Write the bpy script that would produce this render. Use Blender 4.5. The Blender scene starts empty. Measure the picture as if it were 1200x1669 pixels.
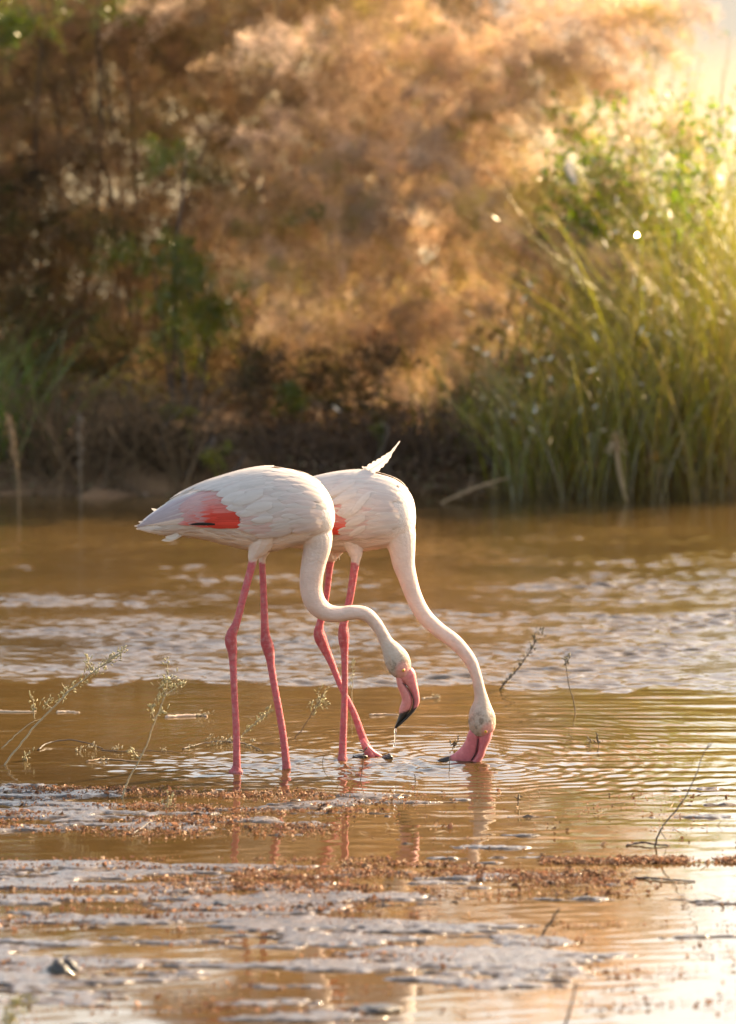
import bpy, math, random
import numpy as np
from mathutils import Vector
R = math.radians
rng = np.random.default_rng(7)
random.seed(7)
S = bpy.context.scene
C = S.collection

# ------------------------------------------------------------------ camera
FPX, PITCH = 7950.0, math.atan(804.5/7950.0)          # focal length in photo pixels, downward pitch
CAMH = 15.0*math.tan(PITCH + math.atan(415.5/7950.0))  # about 2.3 m above the water
cam = bpy.data.cameras.new('camera'); camo = bpy.data.objects.new('camera', cam); C.objects.link(camo)
camo.location = (0, 0, CAMH); camo.rotation_euler = (R(90)-PITCH, 0, 0)
cam.sensor_fit = 'HORIZONTAL'; cam.sensor_width = 36.0; cam.lens = FPX/1200*36
cam.clip_start = 0.5; cam.clip_end = 6000
cam.dof.use_dof = True; cam.dof.focus_distance = 15.1; cam.dof.aperture_fstop = cam.lens/1000/0.056
cam.dof.aperture_blades = 0
S.camera = camo

# ------------------------------------------------------------------ sky, sun, exposure
SUN_AZ, SUN_EL = R(52), R(29)          # azimuth from the viewing direction towards the right
w = bpy.data.worlds.new('World'); S.world = w; w.use_nodes = True
nt = w.node_tree; nt.nodes.clear()
sky = nt.nodes.new('ShaderNodeTexSky'); sky.sky_type = 'NISHITA'; sky.sun_disc = False
sky.sun_elevation = SUN_EL; sky.sun_rotation = SUN_AZ
sky.air_density = 1.0; sky.dust_density = 3.2; sky.ozone_density = 0.6
tint = nt.nodes.new('ShaderNodeMix'); tint.data_type = 'RGBA'; tint.blend_type = 'MULTIPLY'
tint.inputs[0].default_value = 1.0; tint.inputs[7].default_value = (1.0, 0.895, 0.75, 1)
bg = nt.nodes.new('ShaderNodeBackground'); bg.inputs[1].default_value = 0.15
wo = nt.nodes.new('ShaderNodeOutputWorld')
nt.links.new(sky.outputs[0], tint.inputs[6]); nt.links.new(tint.outputs[2], bg.inputs[0]); nt.links.new(bg.outputs[0], wo.inputs[0])
sl = bpy.data.lights.new('sun', 'SUN'); sl.energy = 5.0; sl.angle = R(0.5); sl.color = (1.0, 0.77, 0.48)
so = bpy.data.objects.new('sun', sl); C.objects.link(so)
sdir = Vector((math.sin(SUN_AZ)*math.cos(SUN_EL), math.cos(SUN_AZ)*math.cos(SUN_EL), math.sin(SUN_EL)))
so.rotation_euler = (-sdir).to_track_quat('-Z', 'Y').to_euler(); so.location = (6, 6, 8)
S.view_settings.view_transform = 'Standard'; S.view_settings.look = 'None'
S.view_settings.exposure = 1.85; S.view_settings.gamma = 1.0
S.render.engine = 'CYCLES'
S.cycles.max_bounces = 8; S.cycles.transmission_bounces = 6; S.cycles.diffuse_bounces = 4; S.cycles.glossy_bounces = 4
S.cycles.caustics_reflective = False; S.cycles.caustics_refractive = False
S.cycles.sample_clamp_indirect = 6.0
try:
    S.cycles.use_denoising = True
except Exception: pass

# ------------------------------------------------------------------ helpers
cp, sp = math.cos(PITCH), math.sin(PITCH)
def P(x, y, Y):
    """world point at depth Y seen at photo pixel (x, y)"""
    v = (np.asarray(y, float)-834.5)/FPX; u = (np.asarray(x, float)-600.0)/FPX
    dy = cp - v*sp; dz = -sp - v*cp; t = Y/dy
    return np.stack(np.broadcast_arrays(u*t, np.asarray(Y, float)+0*t, CAMH+dz*t), -1)
def W(x, y, z=0.0):
    """world point on the level z seen at photo pixel (x, y)"""
    v = (y-834.5)/FPX; dy = cp - v*sp; dz = -sp - v*cp; t = (z-CAMH)/dz
    return np.array([(x-600.0)/FPX*t, dy*t, z])
def depth_of(y):
    return W(600, y)[1]
def to_px(X, Y, Z):
    rz = Z-CAMH; f = Y*cp - rz*sp; u = Y*sp + rz*cp
    return 600+FPX*X/f, 834.5-FPX*u/f
def srgb(r, g, b):
    return tuple(((c/255)/12.92 if c/255 <= .04045 else ((c/255+.055)/1.055)**2.4) for c in (r, g, b))

def link_mesh(name, V, faces, m, parent=None, col=None, smooth=True, mats=None, origin=(0,0,0)):
    """faces: (n,k) array, or list of arrays of differing k"""
    me = bpy.data.meshes.new(name)
    V = np.asarray(V, np.float32) - np.asarray(origin, np.float32)
    if isinstance(faces, np.ndarray): faces = [faces]
    faces = [np.asarray(f, np.int32) for f in faces if len(f)]
    me.vertices.add(len(V)); me.vertices.foreach_set('co', V.ravel())
    loops = np.concatenate([f.ravel() for f in faces])
    tot = np.concatenate([np.full(len(f), f.shape[1], np.int32) for f in faces])
    st = np.concatenate([[0], np.cumsum(tot)[:-1]]).astype(np.int32)
    me.loops.add(len(loops)); me.loops.foreach_set('vertex_index', loops)
    me.polygons.add(len(tot)); me.polygons.foreach_set('loop_start', st)
    me.polygons.foreach_set('loop_total', tot)
    if smooth: me.polygons.foreach_set('use_smooth', np.ones(len(tot), bool))
    me.update(calc_edges=True); me.validate()
    if col is not None:
        a = me.color_attributes.new('Col', 'FLOAT_COLOR', 'POINT')
        c4 = np.ones((len(V), 4), np.float32); c4[:, :3] = col
        a.data.foreach_set('color', c4.ravel())
    me.materials.append(m)
    o = bpy.data.objects.new(name, me); C.objects.link(o)
    if parent is not None: o.parent = parent
    else: o.location = origin
    return o
def thing(name, label, cat, loc=(0, 0, 0), group=None):
    o = bpy.data.objects.new(name, None); C.objects.link(o); o.location = [float(v) for v in loc]
    o.empty_display_size = .05
    return tag(o, label, cat, group)
def tag(o, label, cat, group=None):
    o['label'] = label; o['category'] = cat
    if group: o['group'] = group
    return o
def struct(o): o['kind'] = 'structure'; return o
def stuff(o): o['kind'] = 'stuff'; return o

def fbm(seed, X, Y, wl, octs=3, modes=14, gain=.5, lac=2.1, ax=1.0, ay=1.0):
    """smooth random field, about unit variance; wl = wavelength of the first octave"""
    r = np.random.default_rng(seed); out = np.zeros(np.broadcast(X, Y).shape); amp = 1.0; nrm = 0
    for o in range(octs):
        k0 = 2*math.pi/wl*lac**o
        acc = 0
        for i in range(modes):
            a = r.uniform(0, 2*math.pi); k = k0*r.uniform(.6, 1.45); ph = r.uniform(0, 2*math.pi)
            acc = acc + np.cos(k*math.cos(a)*X*ax + k*math.sin(a)*Y*ay + ph)
        out += amp*acc*math.sqrt(2.0/modes); nrm += amp*amp; amp *= gain
    return out/math.sqrt(nrm)
def sstep(a, b, x):
    t = np.clip((x-a)/(b-a), 0, 1); return t*t*(3-2*t)
def catmull(pts, n):
    pts = np.asarray(pts, float); q = np.vstack([2*pts[0]-pts[1], pts, 2*pts[-1]-pts[-2]]); out = []
    for i in range(len(pts)-1):
        p0, p1, p2, p3 = q[i:i+4]
        for t in np.linspace(0, 1, n, endpoint=False):
            out.append(.5*((2*p1)+(-p0+p2)*t+(2*p0-5*p1+4*p2-p3)*t*t+(-p0+3*p1-3*p2+p3)*t**3))
    out.append(pts[-1]); return np.array(out)

class MB:
    """collects tubes, blades and lofts into one vertex and face list"""
    def __init__(s): s.v = []; s.q = []; s.t = []; s.c = []; s.n = 0
    def add(s, V, q=None, t=None, col=(1, 1, 1)):
        V = np.asarray(V, float); s.v.append(V)
        if q is not None and len(q): s.q.append(np.asarray(q)+s.n)
        if t is not None and len(t): s.t.append(np.asarray(t)+s.n)
        c = np.asarray(col, float); s.c.append(np.broadcast_to(c, (len(V), 3)) if c.ndim == 1 else c)
        s.n += len(V)
    def rings(s, rings, col=(1, 1, 1), caps=True):
        rings = np.asarray(rings); m, k, _ = rings.shape
        V = rings.reshape(-1, 3); i = np.arange(m-1)[:, None]; j = np.arange(k)[None]
        a = i*k+j; b = i*k+(j+1) % k; q = np.stack([a, b, b+k, a+k], -1).reshape(-1, 4); t = []
        if caps:
            V = np.vstack([V, rings[0].mean(0), rings[-1].mean(0)])
            for jj in range(k):
                t.append([(jj+1) % k, jj, m*k]); t.append([(m-1)*k+jj, (m-1)*k+(jj+1) % k, m*k+1])
        if np.ndim(col) == 2:
            col = np.repeat(np.asarray(col), k, 0)
            if caps: col = np.vstack([col, col[0], col[-1]])
        s.add(V, q, np.array(t) if t else None, col)
    def tube(s, pts, rad, k=6, col=(1, 1, 1), caps=True):
        pts = np.asarray(pts, float); rad = np.broadcast_to(rad, (len(pts),)).astype(float)
        T = np.gradient(pts, axis=0); T /= np.linalg.norm(T, axis=1, keepdims=True)+1e-9
        u = np.cross(T[0], [0, 1, 0.01]);
        if np.linalg.norm(u) < .1: u = np.cross(T[0], [1, 0, 0])
        U = []
        for i in range(len(pts)):
            u = u - T[i]*np.dot(u, T[i]); u = u/(np.linalg.norm(u)+1e-9); U.append(u)
        U = np.array(U); Vv = np.cross(T, U); a = np.linspace(0, 2*math.pi, k, endpoint=False)
        rg = pts[:, None] + rad[:, None, None]*(np.cos(a)[None, :, None]*U[:, None]+np.sin(a)[None, :, None]*Vv[:, None])
        s.rings(rg, col, caps)
    def strip(s, pts, wid, side, col=(1, 1, 1)):
        """flat blade along pts, half width wid, along vector(s) side, with a crease for depth"""
        pts = np.asarray(pts, float); n = len(pts); wid = np.broadcast_to(wid, (n,))
        side = np.broadcast_to(side, (n, 3)); T = np.gradient(pts, axis=0)
        nn = np.cross(T, side); nn /= np.linalg.norm(nn, axis=1, keepdims=True)+1e-9
        L = pts-side*wid[:, None]; Rr = pts+side*wid[:, None]; M = pts+nn*wid[:, None]*.3
        V = np.stack([L, M, Rr], 1).reshape(-1, 3); i = np.arange(n-1)*3
        q = np.vstack([np.stack([i, i+1, i+4, i+3], -1), np.stack([i+1, i+2, i+5, i+4], -1)])
        if np.ndim(col) == 2: col = np.repeat(np.asarray(col), 3, 0)
        s.add(V, q, None, col)
    def build(s, name, m, parent=None, origin=(0, 0, 0), smooth=True):
        f = []
        if s.q: f.append(np.vstack(s.q))
        if s.t: f.append(np.vstack(s.t))
        return link_mesh(name, np.vstack(s.v), f, m, parent, np.vstack(s.c), smooth, origin=origin)
def flecks(mb, cen, d, ln, wd, col):
    """many small pointed leaves: each one triangle pair, centre, direction, length and width"""
    n = len(cen); d = d/(np.linalg.norm(d, axis=1, keepdims=True)+1e-9)
    r = rng.normal(size=(n, 3)); sd = np.cross(d, r); sd /= np.linalg.norm(sd, axis=1, keepdims=True)+1e-9
    ln = np.broadcast_to(ln, (n,))[:, None]; wd = np.broadcast_to(wd, (n,))[:, None]
    V = np.stack([cen-d*ln*.5, cen+sd*wd*.5, cen+d*ln*.5, cen-sd*wd*.5], 1).reshape(-1, 3)
    mb.add(V, np.arange(4*n).reshape(n, 4), None, np.repeat(col, 4, 0))
def ticks(mb, cen, d, ln, wd, col):
    n = len(cen); d = d/(np.linalg.norm(d, axis=1, keepdims=True)+1e-9)
    r = rng.normal(size=(n, 3)); sd = np.cross(d, r); sd /= np.linalg.norm(sd, axis=1, keepdims=True)+1e-9
    ln = np.broadcast_to(ln, (n,))[:, None]; wd = np.broadcast_to(wd, (n,))[:, None]
    V = np.stack([cen-sd*wd*.5, cen+sd*wd*.5, cen+d*ln], 1).reshape(-1, 3)
    mb.add(V, None, np.arange(3*n).reshape(n, 3), np.repeat(col, 3, 0))

# ------------------------------------------------------------------ materials
def mat(name):
    m = bpy.data.materials.new(name); m.use_nodes = True; n = m.node_tree.nodes; n.clear()
    out = n.new('ShaderNodeOutputMaterial'); return m, m.node_tree, out
def N(t, typ, **kw):
    n = t.nodes.new(typ)
    for k, v in kw.items():
        if k.startswith('i_'):
            n.inputs[k[2:].replace('_', ' ')].default_value = v
        else: setattr(n, k, v)
    return n
def colour_source(t, base=None, scale=60, lo=.75, hi=1.2, attr=True, stretch=(1, 1, 1)):
    """procedural colour: vertex colour (or base) times noise"""
    tc = N(t, 'ShaderNodeTexCoord'); mp = N(t, 'ShaderNodeMapping'); mp.inputs['Scale'].default_value = stretch
    t.links.new(tc.outputs['Object'], mp.inputs[0])
    nz = N(t, 'ShaderNodeTexNoise', i_Scale=scale, i_Detail=4.0, i_Roughness=.6); t.links.new(mp.outputs[0], nz.inputs['Vector'])
    mr = N(t, 'ShaderNodeMapRange'); mr.inputs[1].default_value = .3; mr.inputs[2].default_value = .7
    mr.inputs[3].default_value = lo; mr.inputs[4].default_value = hi; t.links.new(nz.outputs[0], mr.inputs[0])
    mx = N(t, 'ShaderNodeMix', data_type='RGBA', blend_type='MULTIPLY'); mx.inputs[0].default_value = 1
    if attr:
        at = N(t, 'ShaderNodeVertexColor', layer_name='Col'); t.links.new(at.outputs[0], mx.inputs[6])
    else: mx.inputs[6].default_value = (*base, 1)
    t.links.new(mr.outputs[0], mx.inputs[7])
    return mx.outputs[2], nz.outputs[0], mp.outputs[0]
def leaf_mat(name, trans=.45, gloss=.06, rough=.45, scale=25, tr_tint=(1, 1, 1), lo=.75, hi=1.2, stretch=(1, 1, 1)):
    m, t, out = mat(name)
    c, nz, _ = colour_source(t, scale=scale, lo=lo, hi=hi, stretch=stretch)
    d = N(t, 'ShaderNodeBsdfDiffuse'); tr = N(t, 'ShaderNodeBsdfTranslucent')
    g = N(t, 'ShaderNodeBsdfGlossy'); g.inputs['Roughness'].default_value = rough; g.inputs['Color'].default_value = (1, .95, .85, 1)
    tt = N(t, 'ShaderNodeMix', data_type='RGBA', blend_type='MULTIPLY'); tt.inputs[0].default_value = 1
    tt.inputs[7].default_value = (*tr_tint, 1); t.links.new(c, tt.inputs[6])
    t.links.new(c, d.inputs[0]); t.links.new(tt.outputs[2], tr.inputs[0])
    a = N(t, 'ShaderNodeMixShader'); a.inputs[0].default_value = trans
    b = N(t, 'ShaderNodeMixShader'); b.inputs[0].default_value = gloss
    t.links.new(d.outputs[0], a.inputs[1]); t.links.new(tr.outputs[0], a.inputs[2])
    t.links.new(a.outputs[0], b.inputs[1]); t.links.new(g.outputs[0], b.inputs[2]); t.links.new(b.outputs[0], out.inputs[0])
    return m
def pr_mat(name, rough=.6, base=None, scale=60, lo=.75, hi=1.2, bump=.2, bdist=.002, bscale=None, stretch=(1, 1, 1), spec=.5, sss=0, coat=0, ior=1.45, sssc=(1, .5, .35)):
    m, t, out = mat(name)
    c, nz, mp = colour_source(t, base, scale, lo, hi, base is None, stretch)
    p = N(t, 'ShaderNodeBsdfPrincipled'); t.links.new(c, p.inputs['Base Color'])
    p.inputs['Roughness'].default_value = rough; p.inputs['IOR'].default_value = ior
    p.inputs['Specular IOR Level'].default_value = spec; p.inputs['Coat Weight'].default_value = coat
    p.inputs['Coat Roughness'].default_value = .08
    if sss:
        p.inputs['Subsurface Weight'].default_value = sss; p.inputs['Subsurface Radius'].default_value = sssc
        p.inputs['Subsurface Scale'].default_value = .012
    if bump:
        bz = nz
        if bscale:
            n2 = N(t, 'ShaderNodeTexNoise', i_Scale=bscale, i_Detail=5.0, i_Roughness=.65); t.links.new(mp, n2.inputs['Vector']); bz = n2.outputs[0]
        b = N(t, 'ShaderNodeBump', i_Strength=bump, i_Distance=bdist); t.links.new(bz, b.inputs['Height']); t.links.new(b.outputs[0], p.inputs['Normal'])
    t.links.new(p.outputs[0], out.inputs[0]); return m

M_plume = leaf_mat('feathery_tamarisk', .66, .02, .6, 8, (1.03, .98, .90))
M_green = leaf_mat('green_leaves', .55, .05, .3, 8, (1.1, 1.1, .35))
M_reed = leaf_mat('reed_blades', .5, .05, .25, 6, (1.1, 1.1, .45))
M_glint = leaf_mat('glossy_glints', .3, .35, .22, 10)
M_dry = leaf_mat('dry_stalks', .3, .05, .5, 10)
M_wood = pr_mat('bark', .85, None, 30, .6, 1.2, .5, .004)
M_twig = pr_mat('twig', .6, None, 200, .7, 1.25, .3, .001)
M_sprig = leaf_mat('sprig_leaves', .35, .06, .4, 60)
M_feather = pr_mat('plumage', .72, None, 55, .93, 1.05, .75, .005, 170, (.3, 1, .6), .2, .12)
M_featherblade = leaf_mat('feather_blades', .28, .015, .6, 70, lo=.94, hi=1.05, stretch=(.25, 1, 1))
M_skin = pr_mat('bill_keratin', .38, None, 120, .88, 1.08, .15, .0006, None, (1, 1, 1), .5, .08)
M_eye = pr_mat('eye', .1, None, 200, .9, 1.1, 0, .001)
M_clod = pr_mat('wet_clod', .35, (.035, .026, .02), 40, .6, 1.3, .8, .006, 90, (1, 1, 1), .5, 0, .3)
M_debris = leaf_mat('floating_debris', .25, .02, .45, 40)

def water_material():
    m, t, out = mat('muddy_water')
    tc = N(t, 'ShaderNodeTexCoord')
    n1 = N(t, 'ShaderNodeTexNoise', i_Scale=1.1, i_Detail=5.0, i_Roughness=.6)
    mp = N(t, 'ShaderNodeMapping'); mp.inputs['Scale'].default_value = (.5, 1.2, 1); t.links.new(tc.outputs['Object'], mp.inputs[0]); t.links.new(mp.outputs[0], n1.inputs['Vector'])
    cr = N(t, 'ShaderNodeValToRGB'); cr.color_ramp.elements[0].position = .3; cr.color_ramp.elements[1].position = .72
    cr.color_ramp.elements[0].color = (.048, .028, .009, 1); cr.color_ramp.elements[1].color = (.092, .055, .018, 1)
    t.links.new(n1.outputs[0], cr.inputs[0])
    p = N(t, 'ShaderNodeBsdfPrincipled'); t.links.new(cr.outputs[0], p.inputs['Base Color'])
    p.inputs['Roughness'].default_value = .025; p.inputs['IOR'].default_value = 1.75; p.inputs['Specular IOR Level'].default_value = .5
    # fine capillary ripples on top of the modelled waves
    mp2 = N(t, 'ShaderNodeMapping'); mp2.inputs['Scale'].default_value = (.45, 1.0, 1); t.links.new(tc.outputs['Object'], mp2.inputs[0])
    n2 = N(t, 'ShaderNodeTexNoise', i_Scale=30.0, i_Detail=4.0, i_Roughness=.6); t.links.new(mp2.outputs[0], n2.inputs['Vector'])
    b = N(t, 'ShaderNodeBump', i_Strength=1.0, i_Distance=.0012)
    at = N(t, 'ShaderNodeVertexColor', layer_name='Col'); md = N(t, 'ShaderNodeMath', operation='MULTIPLY'); md.inputs[1].default_value = .0030
    t.links.new(at.outputs[0], md.inputs[0]); t.links.new(md.outputs[0], b.inputs['Distance']); t.links.new(n2.outputs[0], b.inputs['Height']); t.links.new(b.outputs[0], p.inputs['Normal'])
    t.links.new(p.outputs[0], out.inputs[0]); return m
M_water = water_material()
def mud_material():
    m, t, out = mat('wet_mud')
    tc = N(t, 'ShaderNodeTexCoord')
    n1 = N(t, 'ShaderNodeTexNoise', i_Scale=9.0, i_Detail=6.0, i_Roughness=.65); t.links.new(tc.outputs['Object'], n1.inputs['Vector'])
    cr = N(t, 'ShaderNodeValToRGB'); cr.color_ramp.elements[0].position = .35; cr.color_ramp.elements[1].position = .7
    cr.color_ramp.elements[0].color = (.040, .027, .018, 1); cr.color_ramp.elements[1].color = (.11, .076, .052, 1)
    t.links.new(n1.outputs[0], cr.inputs[0])
    p = N(t, 'ShaderNodeBsdfPrincipled'); t.links.new(cr.outputs[0], p.inputs['Base Color'])
    p.inputs['Roughness'].default_value = .30; p.inputs['Coat Weight'].default_value = .8; p.inputs['Coat Roughness'].default_value = .17
    p.inputs['Coat IOR'].default_value = 1.4
    n2 = N(t, 'ShaderNodeTexNoise', i_Scale=70.0, i_Detail=5.0, i_Roughness=.6); t.links.new(tc.outputs['Object'], n2.inputs['Vector'])
    b = N(t, 'ShaderNodeBump', i_Strength=.8, i_Distance=.006); t.links.new(n2.outputs[0], b.inputs['Height'])
    t.links.new(b.outputs[0], p.inputs['Normal']); t.links.new(b.outputs[0], p.inputs['Coat Normal'])
    t.links.new(p.outputs[0], out.inputs[0]); return m
M_mud = mud_material()
M_ground = pr_mat('bank_earth', .9, None, 3, .6, 1.3, .8, .03, 14)
M_hill = pr_mat('far_hills', .95, None, .02, .8, 1.15, 0, .1)

# ------------------------------------------------------------------ water sheet
def axis(fine, coarse):
    a = [c for c in coarse if c < fine[0]-1e-6] + list(fine) + [c for c in coarse if c > fine[-1]+1e-6]
    return np.array(a)
def grid_faces(nx, ny):
    i = np.arange(ny-1)[:, None]; j = np.arange(nx-1)[None]; a = i*nx+j
    return np.stack([a, a+1, a+1+nx, a+nx], -1).reshape(-1, 4)
xs = axis(np.arange(-1.95, 1.951, .012), [-2500, -900, -300, -100, -40, -15, -8, -5, -3.5, -2.6, 2.6, 3.5, 5, 8, 15, 40, 100, 300, 900, 2500])
fy = []; yy = 10.6
while yy < 23.6: fy.append(yy); yy += .018 if yy < 14.4 else .0095+.0008*max(0, yy-17)
ys = axis(np.array(fy), [-30, -5, 3, 8, 10, 25, 28, 32, 40, 60, 90, 130, 200, 300, 500, 900, 1600, 3500])
GX, GY = np.meshgrid(xs, ys)
inner = (np.abs(GX) < 2.0) & (GY > 10.5) & (GY < 23.7)
PXg, PYg = to_px(GX, np.maximum(GY, 1), 0*GX)
wind = fbm(3, GX, GY, .085, 2, 26, .5, ax=.42, ay=1.0)*(.8+.25*fbm(5, GX, GY, .6, 2, 10, ax=.6))              # wind ripples
gust = .75+.25*np.clip(fbm(4, GX, GY, 1.1, 2, 10, ax=.7), -2, 2)
edge = 1112+ .018*(PXg-200) + 4*fbm(6, GX, GY, .5, 2, 8)
rough_zone = sstep(0, 1, (edge-PYg)/7.0)*(1-.5*sstep(1050-110*sstep(650, 1050, PXg), 835, PYg))
Z = wind*rough_zone*gust*.0027*(1+.6*sstep(960-110*sstep(650, 1050, PXg), 1070-90*sstep(650, 1050, PXg), PYg))
# long low swells in the calm slick
sw = fbm(8, GX, GY, .16, 2, 14, .5, ax=.16, ay=1.0)
Z += sw*.0006*(1-rough_zone)*(.5+.9*sstep(300, 1100, PXg))*sstep(1480, 1260, PYg)
Z += fbm(9, GX, GY, .09, 2, 12, .5, ax=.5)*.00012
# rings spreading from legs and bills
for (cx, cy, am, lam, fall) in [(385, 1258, .0014, .055, .22), (467, 1252, .0014, .05, .22), (558, 1238, .0012, .05, .2), (603, 1230, .0016, .055, .25),
                                (750, 1239, .0030, .062, .42), (643, 1222, .0009, .04, .12)]:
    c0 = W(cx, cy); r = np.hypot(GX-c0[0], GY-c0[1])
    Z += (am if cx > 700 else am*.55)*np.cos(2*math.pi*r/lam+1.5*fbm(int(cx), GX, GY, .30, 2, 8))*np.exp(-r/fall)*sstep(.0, .03, r)
churn = np.exp(-((PXg-560)/300)**2-((PYg-1248)/22)**2)
Z += churn*fbm(12, GX, GY, .075, 2, 14, .5, ax=.6)*.0026
Z *= inner*sstep(10.6, 10.9, GY)*sstep(23.55, 23.0, GY)*sstep(1.95, 1.85, np.abs(GX))
wr = np.clip(rough_zone*(.4+.6*sstep(860, 1000, PYg))+churn*.5+.08, 0, 1)*inner+.3*(~inner)
struct(link_mesh('water', np.stack([GX, GY, Z], -1).reshape(-1, 3), grid_faces(len(xs), len(ys)), M_water, col=np.repeat(wr.reshape(-1, 1), 3, 1)))

# ------------------------------------------------------------------ terrain: lake bed, bank, far shore, hills
tx = axis(np.arange(-5, 5.01, .08), [-3000, -1500, -700, -300, -120, -50, -25, -15, -9, -6, 6, 9, 15, 25, 50, 120, 300, 700, 1500, 3000])
ty = axis(np.arange(21.5, 32, .08), [-40, -5, 0, 5, 10, 15, 19, 34, 38, 45, 60, 100, 200, 400, 700, 760, 900, 1200, 1600, 2200, 3800])
TX, TY = np.meshgrid(tx, ty)
shore = 23.25 + .10*fbm(21, TX, TX*0, 2.3, 2, 6) + .03*fbm(22, TX, TY, .5, 2, 8)
bank = -.35+.50*sstep(-.5, 1.2, TY-shore) + .16*sstep(.4, 3, TY-shore)
bank = bank - .75*sstep(30, 38, TY)
bank += .025*fbm(23, TX, TY, .45, 4, 12)*sstep(-.2, .3, TY-shore)*(TY < 33)
far = sstep(690, 800, TY)
bank = np.where(TY > 100, -.4+far*(1.6), bank)
hill = sstep(800, 1700, TY)*(60+26*fbm(24, TX, TX*0+.5, 2600, 3, 6))
bank = bank+hill
tcol = np.zeros(TX.shape+(3,)); tcol[:] = (.15, .082, .038)
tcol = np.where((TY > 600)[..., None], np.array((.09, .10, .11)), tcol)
struct(link_mesh('ground', np.stack([TX, TY, bank], -1).reshape(-1, 3), grid_faces(len(tx), len(ty)), M_ground, col=tcol.reshape(-1, 3)))

# ------------------------------------------------------------------ mud showing through the shallow water in front
mx_ = np.arange(-1.25, 1.2501, .0085); my_ = np.arange(10.95, 14.75, .0085)
MX, MY = np.meshgrid(mx_, my_); PX, PY = to_px(MX, MY, 0*MX)
bias = -2.3 + 0*MX
def band(y0, y1, x0, x1, val, f=14, fx=120):
    global bias
    k = sstep(y0-f, y0+f, PY)*sstep(y1+f, y1-f, PY)*sstep(x0-fx, x0+fx, PX)*sstep(x1+fx, x1-fx, PX)
    bias = bias*(1-k)+val*k
band(1288, 1362, -400, 640, -.55, 10)
band(1408, 1480, -400, 820, .10, 8)
band(1480, 1605, -400, 420, .15, 8)
band(1500, 1612, 380, 960, .30, 12)
band(1480, 1508, 380, 640, -.7, 6, 60)
band(1622, 1669, 330, 620, -.2, 8, 60)
band(1620, 1700, -200, 300, -1.1, 10)
fld = fbm(31, MX, MY, .55, 2, 14, .6, ax=.42, ay=1.7) + .6*fbm(32, MX, MY, .15, 4, 16, .7, ax=.42, ay=1.5)
hm = bias+fld
MZ = np.where(hm > 0, .006*np.tanh(hm*1.2), .03*np.maximum(hm, -1.5))
MZ += sstep(-.1, .35, hm)*(.0008*fbm(33, MX, MY, .035, 3, 16, .7, ax=.8)+.0014*np.maximum(fbm(34, MX, MY, .10, 2, 14, ax=.7), 0))
struct(link_mesh('mud', np.stack([MX, MY, MZ], -1).reshape(-1, 3), grid_faces(len(mx_), len(my_)), M_mud))

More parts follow.
